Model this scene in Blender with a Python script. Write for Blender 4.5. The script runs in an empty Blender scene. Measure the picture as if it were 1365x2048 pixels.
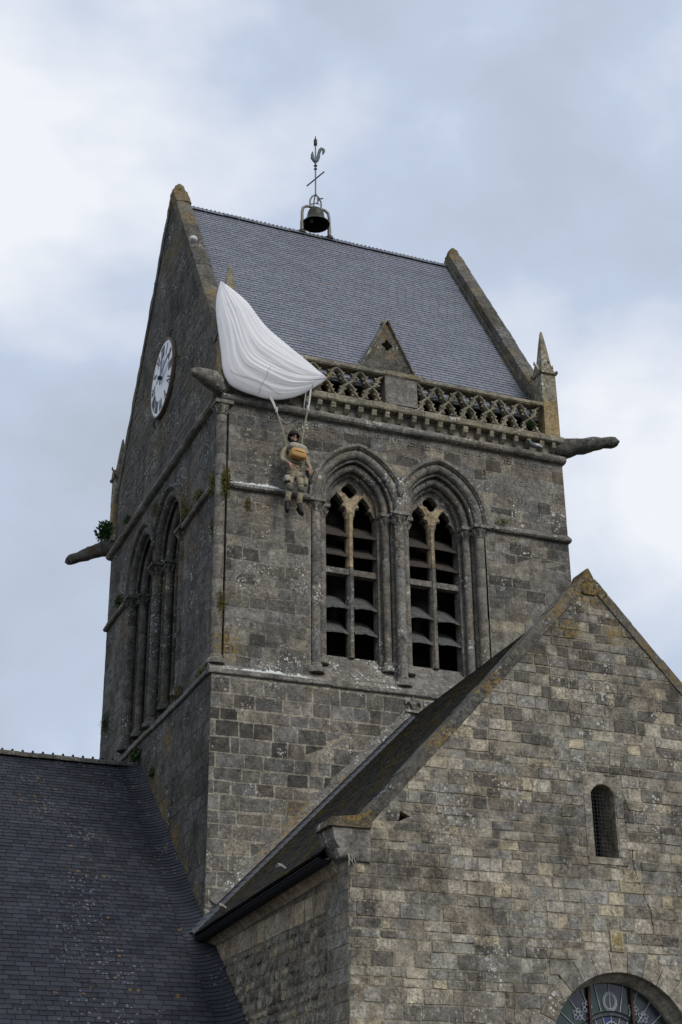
import bpy, math, random
import numpy as np
from mathutils import Vector, Matrix, noise
from mathutils.geometry import tessellate_polygon
rnd = random.Random(7)
R_ = math.radians
scene = bpy.context.scene
COL = scene.collection

# ------------------------------------------------------------------ camera
CAM = Vector((-7.599, -24.438, -8.833)); YAW, PITCH, ROLL, FPX = 0.39158, 0.43666, -0.01069, 3037.55
fwd = Vector((math.sin(YAW)*math.cos(PITCH), math.cos(YAW)*math.cos(PITCH), math.sin(PITCH)))
rgt0 = Vector((math.cos(YAW), -math.sin(YAW), 0)); up0 = rgt0.cross(fwd)
rgt = math.cos(ROLL)*rgt0 + math.sin(ROLL)*up0; upv = -math.sin(ROLL)*rgt0 + math.cos(ROLL)*up0
cd = bpy.data.cameras.new('camera'); cam = bpy.data.objects.new('camera', cd); COL.objects.link(cam)
m = Matrix((rgt, upv, -fwd)).transposed().to_4x4(); m.translation = CAM; cam.matrix_world = m
cd.sensor_fit = 'VERTICAL'; cd.sensor_height = 24; cd.lens = FPX/2048*24; cd.clip_start = .1; cd.clip_end = 3000
scene.camera = cam
scene.render.resolution_x = 682; scene.render.resolution_y = 1024
def pix(P):
    d = Vector(P)-CAM; z = d.dot(fwd)
    return (682.5+FPX*d.dot(rgt)/z, 1024-FPX*d.dot(upv)/z, z)

# ------------------------------------------------------------------ world: overcast daylight
SUN_EL, SUN_AZ = 38, 162          # azimuth measured clockwise from +Y
w = bpy.data.worlds.new('World'); scene.world = w; w.use_nodes = True
nt = w.node_tree; nt.nodes.clear()
def N(t, kind, **kw):
    n = t.nodes.new(kind)
    for k, v in kw.items():
        if hasattr(n, k) and k not in ('inputs',): setattr(n, k, v)
    return n
out = N(nt, 'ShaderNodeOutputWorld'); bg = N(nt, 'ShaderNodeBackground'); bg.inputs[1].default_value = 0.105
sky = N(nt, 'ShaderNodeTexSky', sky_type='NISHITA', sun_disc=False)
sky.sun_elevation = R_(SUN_EL); sky.sun_rotation = R_(SUN_AZ)
tc = N(nt, 'ShaderNodeTexCoord')
mp = N(nt, 'ShaderNodeMapping'); mp.inputs['Location'].default_value = (2.3, 0.4, 1.1); mp.inputs['Scale'].default_value = (1, 1, 1.5)
nt.links.new(tc.outputs['Generated'], mp.inputs[0])
n1 = N(nt, 'ShaderNodeTexNoise'); n1.inputs['Scale'].default_value = 3.2; n1.inputs['Detail'].default_value = 7; n1.inputs['Roughness'].default_value = .5; n1.inputs['Distortion'].default_value = .25
n2 = N(nt, 'ShaderNodeTexNoise'); n2.inputs['Scale'].default_value = 2.1; n2.inputs['Detail'].default_value = 4; n2.inputs['Roughness'].default_value = .45
for n in (n1, n2): nt.links.new(mp.outputs[0], n.inputs['Vector'])
r1 = N(nt, 'ShaderNodeValToRGB'); e = r1.color_ramp.elements
e[0].position = .36; e[0].color = (3.8, 4.3, 5.1, 1); e[1].position = .66; e[1].color = (7.2, 7.45, 7.95, 1)
el = r1.color_ramp.elements.new(.5); el.color = (4.45, 5.15, 6.4, 1)
nt.links.new(n1.outputs[0], r1.inputs[0])
r2 = N(nt, 'ShaderNodeValToRGB'); e = r2.color_ramp.elements
e[0].position = .30; e[0].color = (.85, .85, .85, 1); e[1].position = .5; e[1].color = (1, 1, 1, 1)
nt.links.new(n2.outputs[0], r2.inputs[0])
mx = N(nt, 'ShaderNodeMixRGB', blend_type='MIX')
nt.links.new(r2.outputs[0], mx.inputs[0]); nt.links.new(sky.outputs[0], mx.inputs[1]); nt.links.new(r1.outputs[0], mx.inputs[2])
nt.links.new(mx.outputs[0], bg.inputs[0]); nt.links.new(bg.outputs[0], out.inputs[0])
sd = bpy.data.lights.new('sun', 'SUN'); sd.energy = 1.5; sd.angle = R_(20); sd.color = (1, .95, .88)
sun = bpy.data.objects.new('sun', sd); COL.objects.link(sun)
sv = Vector((math.sin(R_(SUN_AZ))*math.cos(R_(SUN_EL)), math.cos(R_(SUN_AZ))*math.cos(R_(SUN_EL)), math.sin(R_(SUN_EL))))
sun.rotation_euler = sv.to_track_quat('Z', 'Y').to_euler(); sun.location = (20, -30, 40)
vs = scene.view_settings; vs.view_transform = 'Standard'; vs.look = 'None'; vs.exposure = 0.2; vs.gamma = 1; vs.use_curve_mapping = False

# ------------------------------------------------------------------ mesh helpers
class MB:
    def __init__(s): s.v = []; s.f = []; s.t = []; s.s = []; s.m = []
    def add(s, vs, fs, tint=(1, 1, 1), smooth=False, mi=0):
        o = len(s.v); s.v += [tuple(p) for p in vs]
        for f in fs: s.f.append([o+i for i in f]); s.t.append(tint); s.s.append(smooth); s.m.append(mi)
        return s
    def mesh(s, name, mats):
        me = bpy.data.meshes.new(name); me.from_pydata(s.v, [], s.f); me.update()
        at = me.attributes.new('tint', 'FLOAT_COLOR', 'FACE')
        at.data.foreach_set('color', [c for t in s.t for c in (t[0], t[1], t[2], 1)])
        me.polygons.foreach_set('use_smooth', s.s)
        for x in (mats if isinstance(mats, (list, tuple)) else [mats]): me.materials.append(x)
        me.polygons.foreach_set('material_index', s.m)
        return me
    def build(s, name, mats, parent=None, **tags):
        return link(name, s.mesh(name, mats), parent, **tags)
    # shapes
    def box(s, a, b, tint=(1, 1, 1), j=0, xf=None):
        P = [(x, y, z) for z in (a[2], b[2]) for y in (a[1], b[1]) for x in (a[0], b[0])]
        if j: P = [(x+rnd.uniform(-j, j), y+rnd.uniform(-j, j), z+rnd.uniform(-j, j)) for x, y, z in P]
        if xf: P = [xf(*p) for p in P]
        return s.add(P, [(0, 2, 3, 1), (4, 5, 7, 6), (0, 1, 5, 4), (2, 6, 7, 3), (0, 4, 6, 2), (1, 3, 7, 5)], tint)
    def tube(s, pts, r, n=8, tint=(1, 1, 1), caps=True, flat=None, smooth=True):
        pts = [Vector(p) for p in pts]; k = len(pts); rr = r if isinstance(r, (list, tuple)) else [r]*k
        T = [(pts[min(i+1, k-1)]-pts[max(i-1, 0)]).normalized() for i in range(k)]
        ref = Vector((0, 0, 1)) if abs(T[0].z) < .9 else Vector((1, 0, 0))
        u = T[0].cross(ref).normalized(); V = []; F = []
        for i in range(k):
            u = (u-T[i]*u.dot(T[i])).normalized(); wv = T[i].cross(u)
            for a in range(n):
                c = math.cos(2*math.pi*a/n); d = math.sin(2*math.pi*a/n)
                q = u*c+wv*d
                if flat: q = q-flat[0]*q.dot(flat[0])*(1-flat[1])
                V.append(pts[i]+q*rr[i])
        for i in range(k-1):
            for a in range(n):
                b = (a+1) % n; F.append((i*n+a, i*n+b, (i+1)*n+b, (i+1)*n+a))
        s.add(V, F, tint, smooth)
        if caps:
            s.add(V[:n], [tuple(range(n))[::-1]], tint); s.add(V[-n:], [tuple(range(n))], tint)
        return s
    def lathe(s, prof, c, n=16, tint=(1, 1, 1), axis=None, smooth=True, caps=True):
        V = []; F = []; k = len(prof)
        M = Matrix.Identity(3) if axis is None else Vector(axis).to_track_quat('Z', 'Y').to_matrix()
        for r, z in prof:
            for a in range(n): V.append(Vector(c)+M @ Vector((r*math.cos(2*math.pi*a/n), r*math.sin(2*math.pi*a/n), z)))
        for i in range(k-1):
            for a in range(n):
                b = (a+1) % n; F.append((i*n+a, i*n+b, (i+1)*n+b, (i+1)*n+a))
        s.add(V, F, tint, smooth)
        if caps: s.add(V[:n], [tuple(range(n))[::-1]], tint); s.add(V[-n:], [tuple(range(n))], tint)
        return s
    def grid(s, P, tint=(1, 1, 1), smooth=True, closed_u=False):
        nu = len(P); nv = len(P[0]); V = [q for row in P for q in row]; F = []
        for i in range(nu if closed_u else nu-1):
            for j in range(nv-1):
                i2 = (i+1) % nu; F.append((i*nv+j, i2*nv+j, i2*nv+j+1, i*nv+j+1))
        return s.add(V, F, tint, smooth)
    def prism(s, loops, tf, d0, d1, tint=(1, 1, 1), back=True, sides=True):
        """loops: outer 2-D outline then holes; tf(a, b, d) -> world; extruded from d0 to d1"""
        tri = tessellate_polygon([[Vector((a, b, 0)) for a, b in l] for l in loops])
        flat = [q for l in loops for q in l]
        s.add([tf(a, b, d0) for a, b in flat], tri, tint)
        if back: s.add([tf(a, b, d1) for a, b in flat], [t[::-1] for t in tri], tint)
        if sides:
            for l in loops:
                k = len(l); V = [tf(a, b, d0) for a, b in l]+[tf(a, b, d1) for a, b in l]
                s.add(V, [(i, (i+1) % k, k+(i+1) % k, k+i) for i in range(k)], tint)
        return s
def link(name, data, parent=None, **tags):
    o = bpy.data.objects.new(name, data); COL.objects.link(o)
    if parent is not None:
        o.parent = parent
        if getattr(parent, 'type', '') == 'EMPTY' : o.matrix_parent_inverse = Matrix.Translation(parent.location).inverted()
    for k, v in tags.items(): o[k] = v
    return o
def thing(name, label, cat, loc=(0, 0, 0), group=None):
    o = bpy.data.objects.new(name, None); COL.objects.link(o); o.location = loc; o.empty_display_size = .2
    o['label'] = label; o['category'] = cat
    if group: o['group'] = group
    return o
def area2(p): return .5*sum(p[i][0]*p[(i+1) % len(p)][1]-p[(i+1) % len(p)][0]*p[i][1] for i in range(len(p)))
def clip(poly, a, b):                       # keep what lies left of a->b
    o = []; k = len(poly)
    for i in range(k):
        p = poly[i]; q = poly[(i+1) % k]
        sp = (b[0]-a[0])*(p[1]-a[1])-(b[1]-a[1])*(p[0]-a[0]); sq = (b[0]-a[0])*(q[1]-a[1])-(b[1]-a[1])*(q[0]-a[0])
        if sp >= 0: o.append(p)
        if sp*sq < 0: t = sp/(sp-sq); o.append((p[0]+t*(q[0]-p[0]), p[1]+t*(q[1]-p[1])))
    return o
def clip_convex(poly, cv):
    for i in range(len(cv)):
        if len(poly) < 3: return []
        poly = clip(poly, cv[i], cv[(i+1) % len(cv)])
    return poly
def cut_hole(poly, hole):                   # hole convex, counter-clockwise; keep the best one-sided remainder
    if len(clip_convex(poly, hole)) < 3: return poly
    best = []; ba = 0
    for i in range(len(hole)):
        q = clip(poly, hole[(i+1) % len(hole)], hole[i])
        if len(q) >= 3 and area2(q) > ba: best, ba = q, area2(q)
    return best
def inset(poly, d):
    k = len(poly); c = (sum(p[0] for p in poly)/k, sum(p[1] for p in poly)/k); o = []
    for i in range(k):
        p0, p, p2 = poly[i-1], poly[i], poly[(i+1) % k]
        e1 = Vector((p[0]-p0[0], p[1]-p0[1])); e2 = Vector((p2[0]-p[0], p2[1]-p[1]))
        if e1.length < 1e-6 or e2.length < 1e-6: o.append(p); continue
        a = Vector((-e1.y, e1.x)).normalized(); b = Vector((-e2.y, e2.x)).normalized(); h = a+b
        h = h/max(h.dot(a), .35) if h.length > 1e-6 else a
        h = h*d
        lim = .45*math.hypot(c[0]-p[0], c[1]-p[1])
        if h.length > lim: h = h.normalized()*lim
        o.append((p[0]+h.x, p[1]+h.y))
    return o

# ------------------------------------------------------------------ materials
def mat(name):
    m = bpy.data.materials.new(name); m.use_nodes = True; t = m.node_tree; t.nodes.clear()
    o = N(t, 'ShaderNodeOutputMaterial'); b = N(t, 'ShaderNodeBsdfPrincipled'); t.links.new(b.outputs[0], o.inputs[0])
    return m, t, b
def noise_n(t, vec, scale, detail=4, rough=.6, dist=0):
    n = N(t, 'ShaderNodeTexNoise'); n.inputs['Scale'].default_value = scale; n.inputs['Detail'].default_value = detail
    n.inputs['Roughness'].default_value = rough; n.inputs['Distortion'].default_value = dist
    t.links.new(vec, n.inputs['Vector']); return n.outputs[0]
def ramp(t, fac, a, b, ca=(0, 0, 0, 1), cb=(1, 1, 1, 1)):
    r = N(t, 'ShaderNodeValToRGB'); e = r.color_ramp.elements; e[0].position = a; e[1].position = b
    e[0].color = ca if len(ca) == 4 else (*ca, 1); e[1].color = cb if len(cb) == 4 else (*cb, 1)
    t.links.new(fac, r.inputs[0]); return r.outputs[0]
def mixc(t, fac, a, b, mode='MIX'):
    n = N(t, 'ShaderNodeMixRGB', blend_type=mode)
    for i, x in enumerate((fac, a, b)):
        if isinstance(x, (int, float)): n.inputs[i].default_value = x
        elif isinstance(x, tuple): n.inputs[i].default_value = x if len(x) == 4 else (*x, 1)
        else: t.links.new(x, n.inputs[i])
    return n.outputs[0]
def math_n(t, op, a, b=0):
    n = N(t, 'ShaderNodeMath', operation=op)
    for i, x in enumerate((a, b)):
        if isinstance(x, (int, float)): n.inputs[i].default_value = x
        else: t.links.new(x, n.inputs[i])
    return n.outputs[0]
def spots(t, vec, scale, size, seed=0):     # round lichen spots of uneven size
    mpn = N(t, 'ShaderNodeMapping'); mpn.inputs['Location'].default_value = (seed, seed*.7, seed*1.3); t.links.new(vec, mpn.inputs[0])
    wn = N(t, 'ShaderNodeTexNoise'); wn.inputs['Scale'].default_value = scale*2.2; t.links.new(mpn.outputs[0], wn.inputs['Vector'])
    va = N(t, 'ShaderNodeVectorMath', operation='MULTIPLY_ADD'); t.links.new(wn.outputs['Color'], va.inputs[0]); va.inputs[1].default_value = (.35/scale,)*3
    t.links.new(mpn.outputs[0], va.inputs[2])
    v = N(t, 'ShaderNodeTexVoronoi'); v.inputs['Scale'].default_value = scale; t.links.new(va.outputs[0], v.inputs['Vector'])
    sp = N(t, 'ShaderNodeSeparateColor'); t.links.new(v.outputs['Color'], sp.inputs[0])
    lim = math_n(t, 'MULTIPLY', math_n(t, 'POWER', sp.outputs[0], 2.2), size)
    d = math_n(t, 'SUBTRACT', lim, v.outputs['Distance'])
    return ramp(t, d, 0.0, .035)
def stone_mat(name, c1, c2, dark=.45, dark_amt=.6, white=.6, yellow=.3, spot=.42, bump=.5, soot=.35, seed=0, gold=()):
    m, t, b = mat(name); g = N(t, 'ShaderNodeNewGeometry'); P0 = g.outputs['Position']
    mpn = N(t, 'ShaderNodeMapping'); mpn.inputs['Location'].default_value = (seed*3.1, seed*1.7, seed*2.3); t.links.new(P0, mpn.inputs[0]); P = mpn.outputs[0]
    at = N(t, 'ShaderNodeAttribute', attribute_name='tint')
    col = mixc(t, ramp(t, noise_n(t, P, 2.3, 6, .62), .32, .68), c1, c2)
    col = mixc(t, 1, col, at.outputs['Color'], 'MULTIPLY')
    gr = noise_n(t, P, 26, 6, .75)
    col = mixc(t, ramp(t, noise_n(t, P, 1.6, 3, .5), .35, .62, (.35, .35, .35), (1, 1, 1)), col, ramp(t, gr, .30, .70, (.22, .22, .22), (1.75, 1.75, 1.72)), 'MULTIPLY')
    md = noise_n(t, P, 7.5, 7, .72, .6)
    col = mixc(t, .7, col, ramp(t, md, .34, .66, (.38, .38, .40), (1.7, 1.67, 1.58)), 'MULTIPLY')
    # weathering crust, streaked down the wall
    ms = N(t, 'ShaderNodeMapping'); ms.inputs['Scale'].default_value = (1, 1, .45); t.links.new(P, ms.inputs[0])
    dk = ramp(t, noise_n(t, ms.outputs[0], 1.15, 8, .68, .3), .46, .62)
    col = mixc(t, math_n(t, 'MULTIPLY', dk, dark_amt), col, mixc(t, 1, col, (dark, dark, dark*1.02), 'MULTIPLY'))
    dk2 = ramp(t, noise_n(t, P, 5.5, 7, .7, .5), .55, .68)
    col = mixc(t, math_n(t, 'MULTIPLY', dk2, soot), col, (.018, .018, .017))
    lt = ramp(t, noise_n(t, ms.outputs[0], 3.3, 7, .72, .4), .6, .72)
    col = mixc(t, math_n(t, 'MULTIPLY', lt, .5), col, (.27, .26, .23))
    # lichens
    patch = ramp(t, noise_n(t, P, 1.3, 6, .65), .52, .64)
    s1 = spots(t, P, 9.5, spot*.9, 1+seed); s2 = spots(t, P, 24, spot*1.35, 5+seed)
    wl = math_n(t, 'MULTIPLY', math_n(t, 'MAXIMUM', s1, s2), math_n(t, 'ADD', math_n(t, 'MULTIPLY', patch, .93), .07))
    col = mixc(t, math_n(t, 'MULTIPLY', wl, white), col, (.60, .60, .56))
    yp = math_n(t, 'MULTIPLY', ramp(t, noise_n(t, P, .75, 3, .5, .2), .56, .66), ramp(t, noise_n(t, P, 11, 5, .7), .47, .58))
    col = mixc(t, math_n(t, 'MULTIPLY', yp, yellow), col, (.27, .17, .035))
    acc = None                               # crusts of golden lichen growing round given places
    for c_, r_ in gold:
        vm = N(t, 'ShaderNodeVectorMath', operation='DISTANCE'); t.links.new(P0, vm.inputs[0]); vm.inputs[1].default_value = c_
        f_ = ramp(t, math_n(t, 'DIVIDE', vm.outputs['Value'], r_*2), .18, .5, (1, 1, 1), (0, 0, 0)); acc = f_ if acc is None else math_n(t, 'MAXIMUM', acc, f_)
    if acc is not None:
        gm = ramp(t, math_n(t, 'ADD', noise_n(t, P, 13, 8, .8), math_n(t, 'MULTIPLY', acc, .10)), .575, .63)
        col = mixc(t, math_n(t, 'MULTIPLY', math_n(t, 'MULTIPLY', gm, math_n(t, 'MINIMUM', math_n(t, 'MULTIPLY', acc, 2), 1)), .65), col, mixc(t, ramp(t, gr, .4, .6), (.20, .11, .015), (.32, .22, .06)))
    t.links.new(col, b.inputs['Base Color']); b.inputs['Roughness'].default_value = .95; b.inputs['Specular IOR Level'].default_value = .15
    h = math_n(t, 'ADD', math_n(t, 'MULTIPLY', gr, .6), math_n(t, 'MULTIPLY', noise_n(t, P, 8, 6, .7), 1.2))
    h = math_n(t, 'ADD', h, math_n(t, 'MULTIPLY', noise_n(t, P, 70, 3, .7), .3))
    bp = N(t, 'ShaderNodeBump'); bp.inputs['Strength'].default_value = bump; bp.inputs['Distance'].default_value = .05
    t.links.new(h, bp.inputs['Height']); t.links.new(bp.outputs[0], b.inputs['Normal'])
    return m
def slate_mat(name, c1, c2, rough=.55, white=.3, yellow=.5, moss=0, ysc=9, seed=0, spec=.35):
    m, t, b = mat(name); g = N(t, 'ShaderNodeNewGeometry'); P = g.outputs['Position']
    at = N(t, 'ShaderNodeAttribute', attribute_name='tint')
    col = mixc(t, ramp(t, noise_n(t, P, 1.7, 5, .6), .35, .65), c1, c2)
    col = mixc(t, 1, col, at.outputs['Color'], 'MULTIPLY')
    gr = noise_n(t, P, 30, 5, .7)
    col = mixc(t, .6, col, ramp(t, gr, .3, .7, (.55, .55, .55), (1.35, 1.35, 1.35)), 'MULTIPLY')
    pw = ramp(t, noise_n(t, P, .8, 3, .5), .47, .62)
    col = mixc(t, math_n(t, 'MULTIPLY', math_n(t, 'MULTIPLY', spots(t, P, 17, .45, 3+seed), pw), white), col, (.42, .43, .44))
    py = ramp(t, noise_n(t, P, .9, 2, .5), .50, .60)
    yl = math_n(t, 'MULTIPLY', spots(t, P, ysc, .30, 9+seed), py)
    col = mixc(t, math_n(t, 'MULTIPLY', yl, yellow), col, (.26, .14, .03))
    if moss:
        mo = math_n(t, 'MULTIPLY', ramp(t, noise_n(t, P, 2.2, 6, .7), .46, .60), moss)
        col = mixc(t, mo, col, mixc(t, ramp(t, noise_n(t, P, 14, 4, .7), .45, .62), (.035, .036, .016), (.20, .125, .022)))
    t.links.new(col, b.inputs['Base Color']); b.inputs['Roughness'].default_value = rough; b.inputs['Specular IOR Level'].default_value = spec
    bp = N(t, 'ShaderNodeBump'); bp.inputs['Strength'].default_value = .35; bp.inputs['Distance'].default_value = .012
    t.links.new(gr, bp.inputs['Height']); t.links.new(bp.outputs[0], b.inputs['Normal'])
    return m
def plain_mat(name, c, rough=.7, metal=0, var=.3, scale=12, spec=.3, bump=.2, c2=None):
    m, t, b = mat(name); tcn = N(t, 'ShaderNodeNewGeometry'); P = tcn.outputs['Position']
    n = noise_n(t, P, scale, 5, .65); c2 = c2 or tuple(x*(1-var) for x in c)
    col = mixc(t, ramp(t, n, .35, .65), c, c2)
    t.links.new(col, b.inputs['Base Color']); b.inputs['Roughness'].default_value = rough; b.inputs['Metallic'].default_value = metal
    b.inputs['Specular IOR Level'].default_value = spec
    if bump:
        bp = N(t, 'ShaderNodeBump'); bp.inputs['Strength'].default_value = bump; bp.inputs['Distance'].default_value = .01
        t.links.new(noise_n(t, P, scale*4, 4, .7), bp.inputs['Height']); t.links.new(bp.outputs[0], b.inputs['Normal'])
    return m
M = {}
M['tower'] = stone_mat('weathered_tower_stone', (0.1456, 0.1383, 0.1241), (0.2315, 0.2190, 0.1965), white=.9, yellow=.3, gold=[((1.75, 0, -2.75), .75), ((1.2, 0, -3.3), .5), ((2.6, 0, -1.9), .4), ((.25, 0, .5), .5)])
M['side'] = stone_mat('shaded_side_stone', (0.0868, 0.0831, 0.0758), (0.1423, 0.1348, 0.1208), white=.85, yellow=.4, dark_amt=.7, seed=2, gold=[((0, 2.75, -2.0), .55), ((0, 2.0, -2.6), .5), ((0, 3.6, -1.2), .5), ((0, 1.2, -3.3), .35), ((0, .5, -3.9), .4), ((0, 2.6, -.6), .5), ((.1, 4.16, 13.1), .7)])  # darker copy of the tower stone; the left side's shade is in its colour
M['trim'] = stone_mat('carved_stone', (0.1491, 0.1414, 0.1260), (0.2314, 0.2184, 0.1944), white=.9, yellow=.25, dark_amt=.5, spot=.5, seed=3)
M['ledge'] = stone_mat('lichen_ledge_stone', (.20, .178, .13), (.30, .27, .20), white=.9, yellow=.85, dark_amt=.5, spot=.6, seed=4)
M['coping'] = stone_mat('mossy_coping_stone', (0.0859, 0.0807, 0.0712), (0.1375, 0.1296, 0.1138), white=.7, yellow=.6, dark_amt=.6, spot=.45, seed=5, gold=[((.2, 4.0, 13.2), .8), ((.2, 3.2, 12.0), .6), ((7.3, 4.0, 13.3), .6), ((3.98, -6.1, .0), .8), ((.1, -6.1, -4.0), .35), ((1.4, -6.1, -2.8), .4), ((2.2, -6.1, -1.9), .4)])
M['gable'] = stone_mat('transept_limestone', (0.2345, 0.2151, 0.1817), (0.3747, 0.3478, 0.2970), white=.9, yellow=.15, gold=[((3.98, -6.15, -.35), .38), ((4.35, -6.15, -.85), .3), ((3.6, -6.15, -.9), .25), ((3.95, -6.17, -5.42), .12)], dark=.36, dark_amt=.85, soot=.45, spot=.42, seed=6, bump=.7)
M['rubble'] = stone_mat('rubble_limestone', (0.2241, 0.2020, 0.1665), (0.3745, 0.3413, 0.2805), white=.25, yellow=.15, dark=.55, dark_amt=.6, soot=.3, seed=7, bump=.8)
M['warm'] = stone_mat('warm_new_limestone', (.30, .235, .15), (.40, .33, .22), white=.1, yellow=.1, dark_amt=.35, soot=.12, seed=8, bump=.4)
M['tan'] = stone_mat('tan_cornice_stone', (.33, .275, .20), (.42, .36, .27), white=.15, yellow=.1, dark_amt=.4, soot=.2, seed=9, bump=.4)
M['slate'] = slate_mat('blue_grey_slate', (.175, .185, .218), (.205, .216, .25), white=.1, yellow=.55, ysc=5, rough=.5)
M['nslate'] = slate_mat('dark_nave_slate', (0.0216, 0.0252, 0.0338), (0.0346, 0.0374, 0.0446), white=.32, yellow=.7, ysc=7, rough=.6, seed=2, spec=.25)
M['tslate'] = slate_mat('mossy_transept_slate', (.035, .037, .038), (.06, .06, .058), white=.2, yellow=.3, moss=.95, rough=.75, seed=3, spec=.15)
M['verge'] = plain_mat('verge_slate', (.10, .11, .13), .5, var=.3)
M['louver_slate'] = plain_mat('pale_slate_louver', (.135, .138, .130), .85, var=.6, scale=16, bump=.5)
M['wood'] = plain_mat('weathered_wood', (.075, .062, .052), .85, var=.5, scale=10, bump=.6)
M['dark'] = plain_mat('timber_and_shade_black', (.010, .009, .008), .95, var=.3)  # timber, and painted shade for window backings, bell hollow and crack
M['lime'] = plain_mat('white_lime_crust', (.72, .73, .70), .9, var=.25, scale=25, bump=.6)
M['lead'] = plain_mat('black_zinc_gutter', (.009, .009, .010), .7, var=.3)
M['iron'] = plain_mat('galvanised_iron', (.22, .21, .19), .55, metal=.5, var=.4, scale=20)
M['rust'] = plain_mat('dark_iron', (.06, .055, .05), .6, metal=.4, var=.4, scale=20)
M['verdigris'] = plain_mat('verdigris_copper', (.10, .155, .16), .6, metal=.3, var=.5, scale=14)
M['bronze'] = plain_mat('bell_bronze', (.07, .066, .05), .5, metal=.6, var=.4, scale=10)
M['pipe'] = plain_mat('grey_pipe', (.30, .30, .28), .6, var=.2)

# ------------------------------------------------------------------ ground
ZG = -10.45
bm = MB(); nn = 24
bm.grid([[(math.cos(2*math.pi*i/nn)*r, math.sin(2*math.pi*i/nn)*r, ZG) for r in (.01, 20, 80, 400, 1500)] for i in range(nn)], closed_u=True)
bm.build('ground', plain_mat('gravel_and_grass', (.11, .105, .085), .95, var=.5, scale=.6, bump=.4), kind='structure')

# ------------------------------------------------------------------ masonry and slating
def vary(lo, hi, warm=.05):
    v = rnd.uniform(lo, hi); a = rnd.uniform(-warm, warm); return (v*(1+a), v, v*(1-a*1.4))
def masonry(parent, o, u, n, outline, holes, mt, hh=(.2, .3), ww=(.26, .55), gap=.012, proud=(.002, .008), jit=.006, tint=(.78, 1.18), odd=None, keep=300, rough=0, name='stone', gapf=None, bev=.012):
    """lay coursed stones over a convex outline in the plane (u, +z); the biggest in view become parts, the rest one part"""
    o = Vector(o); u = Vector(u); n = Vector(n); v = Vector((0, 0, 1))
    lo = min(p[1] for p in outline); hi = max(p[1] for p in outline); items = []
    z = lo
    while z < hi:
        h = rnd.uniform(*hh); z2 = min(z+h, hi) if hi-z-h > hh[0]*.5 else hi
        ul = min(p[0] for p in outline); ur = max(p[0] for p in outline); x = ul-rnd.random()*ww[1]*.8
        while x < ur:
            wd = rnd.uniform(*ww)
            if rnd.random() < .15: wd *= .6
            x2 = x+wd; J = lambda: rnd.uniform(-jit, jit)
            if rough:
                poly = []
                for (a, b) in ((x, z), (x2, z), (x2, z2), (x, z2)):
                    pass
                cxm, czm = (x+x2)/2, (z+z2)/2
                for k in range(9):
                    an = 2*math.pi*k/9+.3; ce, se = math.cos(an), math.sin(an); q = (abs(ce)**3.2+abs(se)**3.2)**(-1/3.2)
                    poly.append((cxm+ce*q*(wd/2-gap)*rnd.uniform(.82, 1.08), czm+se*q*((z2-z)/2-gap)*rnd.uniform(.82, 1.1)))
            else:
                g = gap/2
                poly = [(x+g+J(), z+g+J()), (x2-g+J(), z+g+J()), (x2-g+J(), z2-g+J()), (x+g+J(), z2-g+J())]
            x = x2
            poly = clip_convex(poly, outline)
            for hl in holes:
                if len(poly) >= 3: poly = cut_hole(poly, hl)
            if len(poly) < 3 or area2(poly) < .003: continue
            pr = rnd.uniform(*proud); fr = inset(poly, bev); k = len(poly)
            tn = vary(*tint)
            cl = noise.noise((x*.9+o.x*7, z*1.1+o.y*5, 3.3)); tn = tuple(q*(1+.35*cl) for q in tn)
            if odd:
                for pb, tt in odd:
                    if tt[0] < .7: pb = pb*max(0, 1+4.5*cl+(.9*min(1, max(-1, (z+3.6)/1.2)) if mt is M['gable'] else 0))
                    if rnd.random() < pb: tn = tt; break
            V = [o+u*a+v*b-n*.01 for a, b in poly]+[o+u*a+v*b+n*(pr+rnd.uniform(-.004, .004)*(1+rough)) for a, b in fr]
            if rough:
                cc = (sum(p[0] for p in poly)/k, sum(p[1] for p in poly)/k)
                V.append(o+u*cc[0]+v*cc[1]+n*(pr+rnd.uniform(.004, .02)*rough))
                F = [(i, (i+1) % k, k+(i+1) % k, k+i) for i in range(k)]+[(k+i, k+(i+1) % k, 2*k) for i in range(k)]
            else:
                F = [(i, (i+1) % k, k+(i+1) % k, k+i) for i in range(k)]+[tuple(range(k, 2*k))]
            c = sum(V[:k], Vector())/k; px, py, pz = pix(c)
            seen = -20 < px < 1385 and -20 < py < 2068
            items.append((area2(poly)/pz**2 if seen else 0, V, F, tn))
        z = z2
    emit(items, name, mt, parent, keep)
def emit(items, name, mt, parent, keep):
    items.sort(key=lambda i: -i[0]); rest = MB()
    for i, (a, V, F, tn) in enumerate(items):
        if i < keep and a > 0: MB().add(V, F, tn).build(name, mt, parent)
        else: rest.add(V, F, tn)
    if rest.v: rest.build(name+'_field', mt, parent, kind='stuff')
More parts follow.
